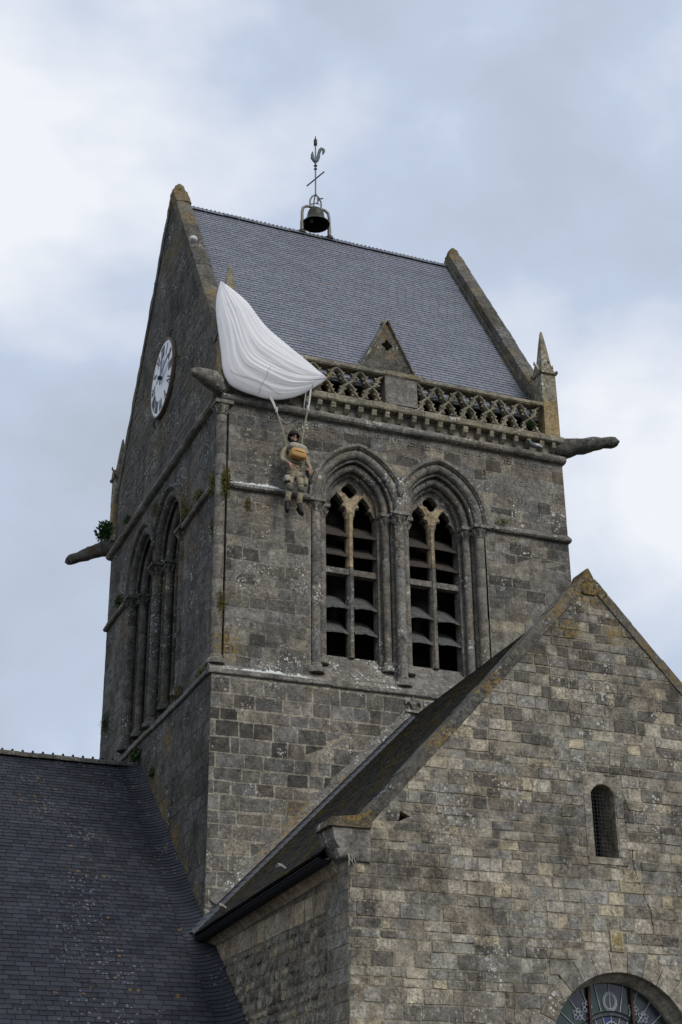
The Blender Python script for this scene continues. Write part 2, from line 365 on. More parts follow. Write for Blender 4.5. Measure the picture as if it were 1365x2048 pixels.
def slates(parent, o, u, v, U, V, mt, ex=.115, wd=.21, keep=300, outline=None, tint=(.8, 1.2), th=.009, skipfn=None):
    o = Vector(o); u = Vector(u).normalized(); v = Vector(v).normalized(); n = u.cross(v).normalized(); items = []
    rows = int(V/ex)+1
    for r in range(rows):
        a0 = -wd*(.5*(r % 2))-rnd.random()*.02; b = r*ex
        drift = rnd.uniform(-.004, .004)
        while a0 < U:
            ww = wd*rnd.uniform(.93, 1.07); g = .005
            poly = [(a0+g, b+drift+rnd.uniform(-.004, .004)), (a0+ww-g, b+drift+rnd.uniform(-.004, .004)), (a0+ww-g, b+ex*1.15), (a0+g, b+ex*1.15)]
            a0 += ww
            poly = clip_convex(poly, outline or [(0, 0), (U, 0), (U, V), (0, V)])
            if len(poly) < 3 or area2(poly) < .0008: continue
            k = len(poly); lift = rnd.uniform(0, .003)
            H = lambda q: th+lift-(q[1]-b)/(ex*1.15)*th*.95
            VV = [o+u*p[0]+v*p[1]-n*.002 for p in poly]+[o+u*p[0]+v*p[1]+n*H(p) for p in poly]
            F = [tuple(range(k, 2*k))]+[(i, (i+1) % k, k+(i+1) % k, k+i) for i in range(k)]
            c = sum(VV[:k], Vector())/k; px, py, pz = pix(c); seen = 0 < px < 1365 and 0 < py < 2048
            if skipfn and skipfn(c): continue
            tn = vary(*tint, .03)
            items.append((area2(poly)/pz**2 if seen else 0, VV, F, tn))
    emit(items, 'slate', mt, parent, keep)
def course(parent, name, tf, u0, u1, prof, mt, seg=.85, j=.006, tint=(.85, 1.15)):
    """a run of moulded blocks: prof is a list of (out, up), u runs along the wall"""
    b = MB(); x = u0; k = len(prof)
    while x < u1-.02:
        x2 = min(u1, x+seg*rnd.uniform(.7, 1.3))
        if u1-x2 < .15: x2 = u1
        dx, dz = rnd.uniform(-j, j), rnd.uniform(-j, j); tn = vary(*tint)
        m_ = max(1, int((x2-x)/.28)); P = []
        for q in range(m_+1):
            xx = x+.003+(x2-x-.006)*q/m_
            P.append([tf(xx, p[0]+dx+rnd.uniform(-j, j)*.7, p[1]+dz+rnd.uniform(-j, j)*.7) for p in prof])
        b.grid([r+[r[0]] for r in P], tn, smooth=False)
        b.add(P[0], [tuple(range(k))], tn); b.add(P[-1], [tuple(range(k))[::-1]], tn)
        x = x2
    return b.build(name, mt, parent)
FR = lambda u, o, z: (u, -o, z)             # front wall: u = x, out = -y
LE = lambda u, o, z: (-o, u, z)             # left wall: u = y, out = -x

# ================================================================== CHURCH TOWER
W, D = 7.5, 8.32; TH = 1.0
tower = thing('church_tower', 'square grey stone church tower with slate saddleback roof and twin belfry windows', 'church tower', (W/2, D/2, ZG))
ZS = 3.72; HB = .5
def arch(cx, a, c, zb, n=10, a_cut=None):
    """outline of a pointed opening from the left foot over the apex to the right foot"""
    r = a+c; th = math.acos(c/r); L = [(cx-a, zb)]
    L += [(cx+c-r*math.cos(th*i/n), ZS+r*math.sin(th*i/n)) for i in range(n+1)]
    L += [(cx-c+r*math.cos(th*(n-i)/n), ZS+r*math.sin(th*(n-i)/n)) for i in range(1, n+1)]
    return L+[(cx+a, zb)]
def ccw(p): return p if area2(p) > 0 else p[::-1]
def union_outline(c1, c2, a, c, zb):
    mid = (c1+c2)/2
    A = [p for p in arch(c1, a, c, zb) if p[0] < mid-1e-4]; B = [p for p in arch(c2, a, c, zb) if p[0] > mid+1e-4]
    half = mid-c1; r = a+c; zm = ZS+math.sqrt(r*r-(half+c)**2)
    return A+[(mid, zm)]+B
WIN_F = (2.85, 4.61, .98, .29)              # centres, order half-width, arch-centre offset
WIN_L = (3.20, 5.20, 1.10, .20)
def wall_back(parent, name, tf, outline, holes, mt):
    MB().prism([outline]+holes, tf, 0, -TH, (.82, .82, .8)).build(name, mt, parent)

front = link('front_wall', None, tower); left = link('left_wall', None, tower)
def wall(name, tf, outline, holes, mt, parent=tower, th=TH, tint=(.95, .93, .9)):
    return MB().prism([outline]+holes, lambda a, b, d: tf(a, -d, b), 0, th, tint).build(name, mt, parent)
bpy.data.objects.remove(front); bpy.data.objects.remove(left)
uf = union_outline(*WIN_F[:2], WIN_F[2], WIN_F[3], .16); ul = union_outline(*WIN_L[:2], WIN_L[2], WIN_L[3], .16)
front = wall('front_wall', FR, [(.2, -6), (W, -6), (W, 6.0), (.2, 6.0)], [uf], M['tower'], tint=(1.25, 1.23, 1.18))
GPK, GB, GS = 13.45, 6.8, 1.6               # gable peak, foot height and pitch
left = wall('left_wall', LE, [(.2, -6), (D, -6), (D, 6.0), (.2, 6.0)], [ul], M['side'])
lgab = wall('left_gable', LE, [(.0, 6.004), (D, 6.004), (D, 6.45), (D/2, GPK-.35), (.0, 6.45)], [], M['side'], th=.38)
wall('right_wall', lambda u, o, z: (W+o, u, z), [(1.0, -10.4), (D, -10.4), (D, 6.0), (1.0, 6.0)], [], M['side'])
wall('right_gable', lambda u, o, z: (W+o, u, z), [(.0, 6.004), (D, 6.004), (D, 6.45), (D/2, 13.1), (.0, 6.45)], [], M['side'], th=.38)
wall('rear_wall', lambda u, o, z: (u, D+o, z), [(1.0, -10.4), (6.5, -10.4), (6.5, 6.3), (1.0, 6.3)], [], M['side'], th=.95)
# lower stage, a little wider than the belfry
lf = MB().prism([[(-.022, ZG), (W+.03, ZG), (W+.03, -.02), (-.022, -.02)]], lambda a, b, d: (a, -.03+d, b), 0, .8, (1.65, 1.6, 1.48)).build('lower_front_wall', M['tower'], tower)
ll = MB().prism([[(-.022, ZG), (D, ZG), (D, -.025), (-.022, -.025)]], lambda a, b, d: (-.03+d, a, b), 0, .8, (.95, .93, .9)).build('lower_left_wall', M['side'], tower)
dkodd = [(.10, (.48, .48, .48)), (.05, (1.45, 1.38, 1.2))]
hF = [ccw(arch(WIN_F[i], WIN_F[2]+.02, WIN_F[3], .1, 5)) for i in (0, 1)]+[[(1.87, .08), (5.6, .08), (5.6, 2), (1.87, 2)]]
hL = [[(-a, b) for a, b in arch(WIN_L[i], WIN_L[2]+.02, WIN_L[3], .1, 5)] for i in (0, 1)]+[[(-6.3, .08), (-2.1, .08), (-2.1, 2), (-6.3, 2)]]
hL = [ccw(h) for h in hL]
masonry(front, (0, 0, 0), (1, 0, 0), (0, -1, 0), [(.2, .1), (W, .1), (W, 5.42), (.2, 5.42)], hF, M['tower'], odd=dkodd, hh=(.21, .29), ww=(.28, .6), proud=(.0015, .006), bev=.005, gap=.016, jit=.011, tint=(.68, 1.2), keep=220)
masonry(front, (0, 0, 0), (1, 0, 0), (0, -1, 0), [(.2, 5.58), (W, 5.58), (W, 5.86), (.2, 5.86)], [], M['tower'], hh=(.3, .4), keep=0)
masonry(lf, (0, -.03, 0), (1, 0, 0), (0, -1, 0), [(-.03, -6.2), (W+.03, -6.2), (W+.03, -.1), (-.03, -.1)], [], M['tower'], odd=[(.17, (.45, .45, .45)), (.05, (1.35, 1.3, 1.15))], hh=(.22, .3), ww=(.3, .58), proud=(.0015, .008), bev=.005, gap=.024, jit=.012, tint=(.62, 1.2), keep=220)
masonry(left, (0, 0, 0), (0, -1, 0), (-1, 0, 0), [(-D, .1), (-.2, .1), (-.2, 5.42), (-D, 5.42)], hL, M['side'], hh=(.2, .3), ww=(.25, .55), proud=(.001, .004), bev=.004, gap=.008, keep=80)
gab = ccw([(-D+.02, 5.6), (-.02, 5.6), (-.02, 6.7), (-D/2, 13.05), (-D+.02, 6.7)])
masonry(lgab, (0, 0, 0), (0, -1, 0), (-1, 0, 0), gab, [], M['side'], hh=(.14, .24), ww=(.18, .45), proud=(.001, .007), jit=.014, rough=.3, keep=80, gap=.006)
masonry(ll, (-.03, 0, 0), (0, -1, 0), (-1, 0, 0), [(-D, -6), (.03, -6), (.03, -.1), (-D, -.1)], [], M['side'], hh=(.22, .3), ww=(.3, .58), proud=(.001, .004), bev=.004, gap=.010, keep=60)

# string courses -------------------------------------------------
wx = [(-.05, -.05), (.07, -.05), (.085, -.03), (.085, .035), (.0, .13), (-.05, .13)]
course(tower, 'string_course', FR, -.085, W+.05, wx, M['trim'], 1.1)
course(tower, 'string_course', LE, .0, D, wx, M['trim'], 1.1)
imp = [(-.05, 3.63), (.07, 3.63), (.10, 3.66), (.10, 3.70), (.0, 3.80), (-.05, 3.80)]
course(tower, 'impost_course', FR, .2, WIN_F[0]-.93, imp, M['trim'])
course(tower, 'impost_course', FR, WIN_F[1]+.93, W+.03, imp, M['trim'])
course(tower, 'impost_course', LE, .2, WIN_L[0]-1.05, imp, M['trim'])
course(tower, 'impost_course', LE, WIN_L[1]+1.05, D, imp, M['trim'])
roll = [(-.05, 5.42)]+[(.05+.085*math.cos(a), 5.51+.085*math.sin(a)) for a in [R_(x) for x in range(-90, 91, 30)]]+[(-.05, 5.6)]
course(tower, 'cornice_roll', FR, .02, W+.04, roll, M['trim'], 1.0)
course(tower, 'cornice_roll', LE, .02, D, roll, M['trim'], 1.0)
# white lime crusts on the ledges
def crust(u0, u1, z, d, n, name='lime_crust'):
    b = MB(); P = []
    for i in range(n+1):
        t = i/n; x = u0+(u1-u0)*t; env = min(1, 5*t, 5*(1-t))*(.55+.45*noise.noise((x*3.1, z, 0))+rnd.uniform(-.18, .18))
        env = max(.05, env); P.append([(x, d, z-.012), (x, d-.03*env, z+.0), (x, d-.02*env+.015, z+.05*env), (x, d+.09, z+.12*env+.02)])
    b.grid(P, smooth=True); return b.build(name, M['lime'], tower)
crust(.22, 1.42, 3.715, -.095, 40); crust(.12, 1.98, .045, -.075, 60); crust(3.2, 3.6, .045, -.07, 12)

# corner nook shafts ---------------------------------------------
def shaft(parent, x, y, z0, z1, r, mt=None, cap=True, name='shaft', base=True, capname='capital'):
    mt = mt or M['trim']; b = MB(); z = z0
    while z < z1-.02:
        z2 = min(z1, z+rnd.uniform(.35, .7)); ro = r*rnd.uniform(.97, 1.03); dx, dy = rnd.uniform(-.003, .003), rnd.uniform(-.003, .003)
        b.lathe([(ro*.96, z), (ro, z+.008), (ro, z2-.008), (ro*.96, z2)], (x+dx, y+dy, 0), 12, vary(.85, 1.15), caps=False); z = z2
    s_ = b.build(name, mt, parent)
    if cap:
        c = MB(); c.lathe([(r*1.0, z1-.03), (r*1.25, z1-.015), (r*1.05, z1), (r*1.1, z1+.06), (r*1.5, z1+.15), (r*1.6, z1+.18)], (x, y, 0), 12)
        for k in range(8):
            a = 2*math.pi*(k+.5)/8; c.tube([(x+math.cos(a)*r*1.05, y+math.sin(a)*r*1.05, z1+.02), (x+math.cos(a)*r*1.45, y+math.sin(a)*r*1.45, z1+.10), (x+math.cos(a)*r*1.75, y+math.sin(a)*r*1.75, z1+.13)], [r*.22, r*.3, r*.2], 5)
        h = r*1.7; c.box((x-h, y-h, z1+.17), (x+h, y+h, z1+.235), j=.005); c.build(capname, mt, parent)
    if base:
        MB().lathe([(r*1.75, z0-.16), (r*1.75, z0-.08), (r*1.5, z0-.06), (r*1.15, z0-.03), (r*1.35, z0), (r*1.0, z0+.03)], (x, y, 0), 12).build('shaft_base', mt, parent)
    return s_
corner = MB(); corner.box((.17, .17, -.02), (.35, .35, 5.6)).build('corner_recess', M['side'], tower)
shaft(tower, .075, .075, .3, 5.2, .105, M['tower'], name='corner_shaft')

# belfry windows -------------------------------------------------
def rings(b, P, Q, tint=(1, 1, 1)):
    b.grid([P, Q], tint, smooth=False)
def belfry(tf, win, axis, mt, tr_mt, side):
    c1, c2, A, c = win; s = A/.98; h = .06
    def shf(parent, u, d, *a, **k):
        p = tf(u, -d, 0); return shaft(parent, p[0], p[1], *a, **k)
    # outer order: reveal, back face with the two inner openings cut out
    ub = union_outline(c1, c2, A, c, .1); a2 = A-.22*s; a3 = A-.44*s
    surround = MB(); rings(surround, [tf(a, 0, z) for a, z in ub], [tf(a, -.15, z) for a, z in ub])
    holes = [arch(x, a2, c, .1) for x in (c1, c2)]
    surround.prism([ub]+holes, lambda a, z, d: tf(a, -d, z), .15, .15, back=False, sides=False)
    root = surround.build('window_surround', mt, tower)
    # outer shafts, shared in the middle
    r1 = .098*s; d1 = .055; ao = A-.11*s
    mid = (c1+c2)/2
    for u in (c1-ao, mid, c2+ao): shf(root, u, d1, .36 if u != mid else .3, ZS-.27, r1, mt)
    # sloping sill
    P = [[tf(u, .0, .12), tf(u, -.12, .28), tf(u, -.46, .74), tf(u, -.50, .74)] for u in (c1-A, c1, mid, c2, c2+A)]
    MB().grid(P, smooth=False).build('sill', mt, root)
    for q, cx in enumerate((c1, c2)):
        wroot = MB()
        prof = [(a2, .15), (a2, .34), (a3, .34), (a3, .60)]
        for (a, d), (a_, d_) in zip(prof, prof[1:]): rings(wroot, [tf(x, -d, z) for x, z in arch(cx, a, c, .1, 14)], [tf(x, -d_, z) for x, z in arch(cx, a_, c, .1, 14)])
        bw = wroot.build('belfry_window', mt, tower)
        # arch rolls above the capitals, built stone by stone
        def arc_pts(a, t0, t1, n, sd):
            r = a+c; th = math.acos(c/r)
            return [(cx+sd*(-c+r*math.cos(th*(t0+(t1-t0)*i/n))), ZS+r*math.sin(th*(t0+(t1-t0)*i/n))) for i in range(n+1)]
        for (a, d, r, nm) in ((ao, .05, .095*s, 'outer_arch_roll'), (a2-.09*s, .245, .08*s, 'inner_arch_roll'), (a2-.005, .10, .035, 'arch_fillet')):
            b = MB()
            for sd in (-1, 1):
                for k in range(5):
                    pts = arc_pts(a, k/5+.002, (k+1)/5-.002, 5, sd)
                    b.tube([tf(x, -d+rnd.uniform(-.004, .004), z) for x, z in pts], r, 10, vary(.92, 1.1), caps=True)
            b.build(nm, mt, bw)
        # hood mould, ending in the valley between the arches
        b = MB(); ah = A+.03; n = 12
        for sd in (-1, 1):
            lim = 0
            if (cx+sd*ah-mid)*(cx-mid) < 0:
                r = ah+c; lim = math.acos((abs(mid-cx)+c)/r)/math.acos(c/r)
            for k in range(6):
                t0 = lim+(1-lim)*k/6; t1 = lim+(1-lim)*(k+1)/6
                i_ = arc_pts(ah-.075, t0, t1, 4, sd); o_ = arc_pts(ah+.03, t0, t1, 4, sd); tn = vary(.7, 1.05); j = rnd.uniform(-.006, .006)
                G = [[tf(x, 0, z) for x, z in i_], [tf(x, .05+j, z) for x, z in i_], [tf(x*.6+y_*.4, .105+j, z*.6+w_*.4) for (x, z), (y_, w_) in zip(i_, o_)], [tf(x, .095+j, z) for x, z in o_], [tf(x, 0, z+.02) for x, z in o_]]
                b.grid(G, tn, smooth=False)
        b.build('hood_mould', mt, bw)
        # inner shafts
        ai = a2-.09*s
        for sd in (-1, 1): shf(bw, cx+sd*ai, .245, .62, ZS-.26, .078*s, mt)
        # tracery plate with two cusped lights and an oculus
        pt = a3+.02; top = [p for p in arch(cx, pt, c, ZS-.0, 12)][1:-1]; z0 = ZS-.02; lw = .215*s; mw = .07
        def light(lc):                         # cusped head, left foot to right foot
            L = [(lc-lw, z0), (lc-lw, z0+.04), (lc-lw*.86, z0+.12), (lc-lw*.52, z0+.135), (lc-lw*.72, z0+.22), (lc-lw*.45, z0+.32), (lc, z0+.41)]
            return L+[(2*lc-a, b_) for a, b_ in L[-2::-1]]
        la, lb = cx-mw-lw-.005, cx+mw+lw+.005
        out_ = top+[(cx+pt, z0)]+light(lb)[::-1]+light(la)[::-1]+[(cx-pt, z0)]
        oc = [(cx+(.150+.018*math.cos(4*t))*math.cos(t), ZS+.50+(.150+.018*math.cos(4*t))*math.sin(t)) for t in [2*math.pi*k/20 for k in range(20)]]
        MB().prism([out_, oc], lambda a, z, d: tf(a, -d, z), .44, .60, (1, 1, 1)).build('tracery', mt, bw)
        if side == 'f':
            hl = light(la); hr = light(lb); k_ = len(hl)//2
            Y_ = [(a-.004, b_+.012) for a, b_ in hl[k_:]]+[(a+.004, b_+.012) for a, b_ in hr[:k_+1]]+[(cx+.12, ZS+.40), (cx+.03, ZS+.30), (cx-.03, ZS+.30), (cx-.12, ZS+.40)]
            MB().prism([Y_], lambda a, z, d: tf(a, -d, z), .385, .437).build('tracery_branch', tr_mt[q], bw)
            if q == 0: MB().prism([[(a, b_) for a, b_ in hr[k_:]]+[(cx+pt-.03, z0), (cx+pt-.035, z0+.2), (cx+pt-.10, z0+.4), (lb+.02, z0+.5)]], lambda a, z, d: tf(a, -d, z), .42, .438).build('tracery_patch', tr_mt[q], bw)
        # moulded edges of the tracery
        b = MB()
        for lc in (la, lb): b.tube([tf(x, -.44, z) for x, z in light(lc)[1:-1]], .022, 6, (1.05, 1.05, 1.05))
        b.build('tracery_moulding', mt, bw)
        # mullion: new warm stone above the transom, old stone below
        def mull(z0_, z1_, mtt, nm='mullion'):
            oct_ = [(-mw, .52), (-mw, .44), (-mw*.45, .37), (mw*.45, .37), (mw, .44), (mw, .52), (mw*.5, .62), (-mw*.5, .62)]
            b = MB(); z = z0_
            while z < z1_-.01:
                z2 = min(z1_, z+rnd.uniform(.45, .8)); j1 = rnd.uniform(-.006, .006)
                V = [tf(cx+a+j1, -d, z+.003) for a, d in oct_]+[tf(cx+a+j1, -d, z2-.003) for a, d in oct_]
                b.add(V, [(i, (i+1) % 8, 8+(i+1) % 8, 8+i) for i in range(8)]+[tuple(range(8)), tuple(range(8, 16))], vary(.88, 1.1)); z = z2
            return b.build(nm, mtt, bw)
        ztr = 2.46
        mull(.72, ztr+(.35 if q and side == 'f' else .1), mt); mull(ztr+(.35 if q and side == 'f' else .1), ZS+.02, tr_mt[q])
        b = MB()
        p_ = tf(cx, -.48, 0); b.lathe([(.075, ZS-.14), (.10, ZS-.10), (.085, ZS-.07), (.125, ZS-.02), (.13, ZS+.02)], (p_[0], p_[1], 0), 8); b.build('mullion_capital', tr_mt[q], bw)
        MB().box((-.54*s, .40, ztr-.06), (.54*s, .56, ztr+.06), j=.004, xf=lambda a, d, z: tf(cx+a, -d, z)).build('transom', mt, bw)
        # louvre boards in each light
        for lc in (la, lb):
            for k, z in enumerate((1.20, 1.70, 2.80, 3.22)):
                slate_ = k < 2; b = MB(); lo_ = lw+.02; nseg = 7
                zz = z+rnd.uniform(-.02, .02); tl = rnd.uniform(-.02, .02); sag = .03 if slate_ else .0
                F0, F1, B0, B1 = [], [], [], []
                for i in range(nseg+1):
                    t = i/nseg; a = lc-lo_+2*lo_*t; rag = rnd.uniform(-.02, .015) if slate_ else rnd.uniform(-.006, .006)
                    up = sag*math.sin(math.pi*t)+tl*(t-.5)
                    F0.append(tf(a, -(.37+rag), zz-.02+up)); F1.append(tf(a, -(.37+rag), zz+.012+up)); B0.append(tf(a, -.82, zz+.36+up)); B1.append(tf(a, -.82, zz+.39+up))
                b.grid([F0, F1, B1, B0, F0], smooth=False); b.build('louver', M['louver_slate'] if slate_ else M['wood'], bw)
        # bracket stubs holding the upper boards
        # dark timber screen well inside
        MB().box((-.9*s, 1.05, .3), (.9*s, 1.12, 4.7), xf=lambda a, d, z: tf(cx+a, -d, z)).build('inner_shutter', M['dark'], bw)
    # carved stop where the hoods meet
    half = mid-c1; r = A+.03+c; zv = ZS+math.sqrt(r*r-(half+c)**2)
    p_ = tf(mid, .06, zv-.1); MB().lathe([(.02, -.16), (.065, -.12), (.075, -.04), (.05, .02), (.085, .07), (.06, .14)], p_, 8).build('label_stop', mt, root)
    return root
belfry(FR, WIN_F, 0, M['trim'], (M['warm'], M['warm']), 'f')
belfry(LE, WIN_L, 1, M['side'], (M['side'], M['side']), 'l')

MB().lathe([(.0, .06), (.07, .05), (.10, .0), (.08, -.05), (.0, -.07)], (-.02, 2.2, 10.62), 8, caps=False).build('lime_crust', M['lime'], tower)
# carved quatrefoil band below the cornice ------------------------
for x in [1.05, 1.32, 1.62, 1.95, 2.3, 3.0, 3.32, 3.75, 4.05, 4.36, 4.65, 5.25, 5.55, 5.85, 6.2, 6.5, 6.85]:
    z = 5.27+rnd.uniform(-.02, .02); b = MB()
    for k in range(4):
        a = math.pi/2*k+math.pi/4; cx_, cz_ = x+.055*math.cos(a), z+.055*math.sin(a)
        b.tube([(cx_+.038*math.cos(t), -.007, cz_+.038*math.sin(t)) for t in [a-2.2+4.4*i/8 for i in range(9)]], .010, 5, vary(.9, 1.3))
    b.box((x-.012, -.03, z-.012), (x+.012, .0, z+.012)); b.build('carved_quatrefoil', M['trim'], tower)

# corbels, parapet ledge -------------------------------------------
cm = MB()
pf = [(.0, 5.65), (.04, 5.65), (.10, 5.70), (.135, 5.78), (.14, 5.845), (0, 5.845)]
for wv in (-.047, .047): cm.add([(wv, -a, b_) for a, b_ in pf], [tuple(range(6)) if wv < 0 else tuple(range(6))[::-1]])
V_ = [(-.047, -a, b_) for a, b_ in pf]+[(.047, -a, b_) for a, b_ in pf]; cm.add(V_, [(i, (i+1) % 6, 6+(i+1) % 6, 6+i) for i in range(6)])
cm.tube([(-.05, -.085, 5.74), (.05, -.085, 5.74)], .044, 8)
cmesh = cm.mesh('corbel', M['ledge'])
x = .55
while x < 7.3:
    o = link('corbel', cmesh, tower); o.matrix_parent_inverse = Matrix.Translation(tower.location).inverted(); o.location = (x, rnd.uniform(-.01, .012), rnd.uniform(-.008, .008)); o.scale = (rnd.uniform(.88, 1.08), 1, 1); x += .293+rnd.uniform(-.015, .015)
course(tower, 'parapet_ledge', FR, .0, W, [(-.2, 5.845), (.155, 5.845), (.175, 5.87), (.175, 5.97), (.15, 6.0), (-.2, 6.03)], M['ledge'], .7, .008)
# balustrade ---------------------------------------------------------
rail = course(tower, 'balustrade', FR, .35, 7.05, [(-.08, 6.63), (.15, 6.63), (.18, 6.66), (.18, 6.72), (.14, 6.75), (-.08, 6.76)], M['ledge'], .75, .006)
def ogee(n=9):
    # arm from the crossing to a peak, relative: (0,0) -> (1,1)
    return [(.5-.5*math.cos(math.pi*t)**1 if False else t-.13*math.sin(2*math.pi*t)*1.0, t) for t in [i/n for i in range(n+1)]]
tr = MB(); UW, UH = .475, .635; wd = .040
for sx in (-1, 1):
    for sz in (-1, 1):
        c_ = [(sx*(t+.135*math.sin(2*math.pi*t))*UW/2, sz*t*UH/2) for t in [i/9 for i in range(10)]]
        G = [[] for _ in range(7)]
        for i, (a, b_) in enumerate(c_):
            a0, b0 = c_[max(i-1, 0)]; a1, b1 = c_[min(i+1, 9)]; L_ = math.hypot(a1-a0, b1-b0); nx, nz = -(b1-b0)/L_, (a1-a0)/L_
            for g, (o_, d_) in enumerate(((-wd, .06), (-wd, -.06), (-wd*.3, -.115), (wd*.3, -.115), (wd, -.06), (wd, .06), (-wd, .06))): G[g].append((a+nx*o_, d_, b_+nz*o_))
        tr.grid(G, vary(.95, 1.05), smooth=False)
        for ti, ln in ((3, .032), (6, .04)):         # cusps on both sides of the bar
            a, b_ = c_[ti]; a1, b1 = c_[ti+1]; L_ = math.hypot(a1-a, b1-b_); tx, tz = (a1-a)/L_, (b1-b_)/L_
            for sg in (-1, 1):
                nx, nz = -tz*sg, tx*sg
                P = [(a-tx*.04, b_-tz*.04), (a+tx*.04, b_+tz*.04), (a+nx*(wd+ln)+tx*.006, b_+nz*(wd+ln)+tz*.006), (a+nx*(wd+ln)-tx*.006, b_+nz*(wd+ln)-tz*.006)]
                tr.prism([P], lambda q, r_, d: (q, d, r_), -.075, .02)
trm = tr.mesh('tracery_lattice', M['ledge'])
u_ = []
for a0, a1 in ((.36, 3.40), (4.13, 6.98)):
    k = round((a1-a0)/UW)
    for i in range(k): u_.append((a0+(a1-a0)*(i+.5)/k, (a1-a0)/k/UW, 0))
for x, sc, end in u_:
    o = link('tracery_lattice', trm, rail); o.location = (x, -.02, 6.315); o.scale = (sc, 1, 1)
# panel and gablet
MB().box((3.42, -.165, 6.01), (4.12, .1, 6.64), j=.008).build('parapet_panel', M['tower'], tower)
course(tower, 'parapet_panel_cap', FR, 3.36, 4.18, [(-.1, 6.645), (.17, 6.645), (.20, 6.67), (.20, 6.77), (-.1, 6.82)], M['ledge'], 2, .008)
g = MB(); gx = 3.72
hole_ = [(gx+.0+.11*math.cos(t)*(1+.25*math.cos(4*t)), 7.70+.11*math.sin(t)*(1+.25*math.cos(4*t))) for t in [2*math.pi*k/16 for k in range(16)]]
g.prism([[(gx-.60, 6.4), (gx+.60, 6.4), (gx+.60, 7.05), (gx+.04, 8.23), (gx-.04, 8.23), (gx-.60, 7.05)], hole_], lambda a, z, d: (a, d, z), .36, .62)
gb = g.build('gablet', M['coping'], tower)
MB().box((gx-.5, .63, 6.4), (gx+.5, 1.3, 7.4)).build('gablet_back', M['trim'], gb)
for sd in (-1, 1):
    b = MB(); P0 = Vector((gx+sd*.60, 0, 7.06)); P1 = Vector((gx, 0, 8.29)); n_ = 5
    for k in range(n_):
        A0 = P0.lerp(P1, k/n_+.004); A1 = P0.lerp(P1, (k+1)/n_-.004); nrm = Vector((sd*.88, 0, .47))*.035; j = rnd.uniform(-.008, .008)
        V = []
        for q in (A0, A1):
            for yy in (.30+j, .70): V += [(q.x, yy, q.z), (q.x+nrm.x, yy, q.z+nrm.z)]
        b.add(V, [(0, 1, 3, 2), (4, 6, 7, 5), (0, 4, 5, 1), (2, 3, 7, 6), (1, 5, 7, 3), (0, 2, 6, 4)], vary(.9, 1.2))
    b.box((gx+sd*.66-.14, .28, 6.92), (gx+sd*.66+.14, .72, 7.05), j=.012); b.build('gablet_coping', M['tower'], gb)
MB().lathe([(.07, 0), (.09, .04), (.05, .08), (.02, .14)], (gx, .5, 8.27), 7).build('gablet_finial', M['ledge'], gb)
# pinnacles ----------------------------------------------------------
def pinnacle(x, y):
    b = MB(); h = .175
    def ring(hw, z, j=.006): return [(x+sx*hw+rnd.uniform(-j, j), y+sy*hw+rnd.uniform(-j, j), z+rnd.uniform(-j, j)) for sx, sy in ((-1, -1), (1, -1), (1, 1), (-1, 1))]
    def loft(rs, tint=(1, 1, 1)):
        b.grid([r+[r[0]] for r in rs], tint, smooth=False); b.add(rs[-1], [(0, 1, 2, 3)], tint); b.add(rs[0], [(3, 2, 1, 0)], tint)
    loft([ring(h+.02, 5.85), ring(h+.02, 5.97), ring(h, 6.02)]); loft([ring(h, 6.02), ring(h*.98, 6.85)], (1.15, .98, .72)); loft([ring(h, 6.855), ring(h*.96, 7.5)])
    root = b.build('pinnacle', M['ledge'], tower)
    b = MB(); loft([ring(h*.92, 7.5), ring(h+.015, 7.52), ring(h+.015, 7.58), ring(h*.8, 7.62)])
    for k in range(4):                           # little gables round the foot of the spire
        a = math.pi/2*k; ca, sa = math.cos(a), math.sin(a); T = lambda p, q, z: (x+ca*q-sa*p, y+sa*q+ca*p, z)
        b.add([T(-h, h+.03, 7.52), T(h, h+.03, 7.52), T(0, h+.035, 7.80), T(-h, h-.06, 7.52), T(h, h-.06, 7.52), T(0, h*.45, 7.80)], [(0, 1, 2), (0, 2, 5, 3), (1, 4, 5, 2)])
        for sg in (-1, 1): b.lathe([(.01, -.04), (.035, 0), (.02, .045)], T(sg*(h+.02), h+.02, 7.56), 6)
        b.tube([T(0, h+.04, 7.78), T(0, h+.05, 7.86)], [.03, .012], 5)
    b.build('pinnacle_collar', M['ledge'], root)
    b = MB(); loft([ring(h*.80, 7.60), ring(h*.56, 8.0), ring(h*.33, 8.35), ring(h*.13, 8.62), ring(.012, 8.66)]); b.build('spirelet', M['ledge'], root)
pinnacle(7.27, .07); pinnacle(.16, .07); pinnacle(.1, D-.1)
# gargoyles ------------------------------------------------------------
def gargoyle(p0, dr, L, drop, seed):
    b = MB(); dr = Vector(dr).normalized(); sd = Vector((-dr.y, dr.x, 0)); n, k = 22, 14; P = []
    for i in range(n+1):
        t = i/n; c = Vector(p0)+dr*(L*t-.35)+Vector((0, 0, -drop*t*t)); ra = (.205*(1-.50*t))*(1 if t < .88 else max(.02, math.sqrt(max(0, 1-((t-.88)/.12)**2))))
        row = []
        for j in range(k+1):
            a = 2*math.pi*j/k; ca, sa = math.cos(a), math.sin(a); q = (abs(ca)**3+abs(sa)**3)**(-1/3)
            d = (1+.24*noise.noise((ca*1.3+seed, sa*1.3, t*5))+.13*noise.noise((ca*3+seed, sa*3, t*14)))*(1-.28*math.exp(-((a-math.pi/2)/.4)**2)*min(1, 3*t))*(1-.14*math.exp(-((t-.78)/.05)**2))
            row.append(c+sd*ca*ra*q*d*.95+Vector((0, 0, 1))*sa*ra*q*d*1.05)
        P.append(row)
    b.grid(P, smooth=True); return b.build('gargoyle', M['side'] if seed != 1 else M['trim'], tower)
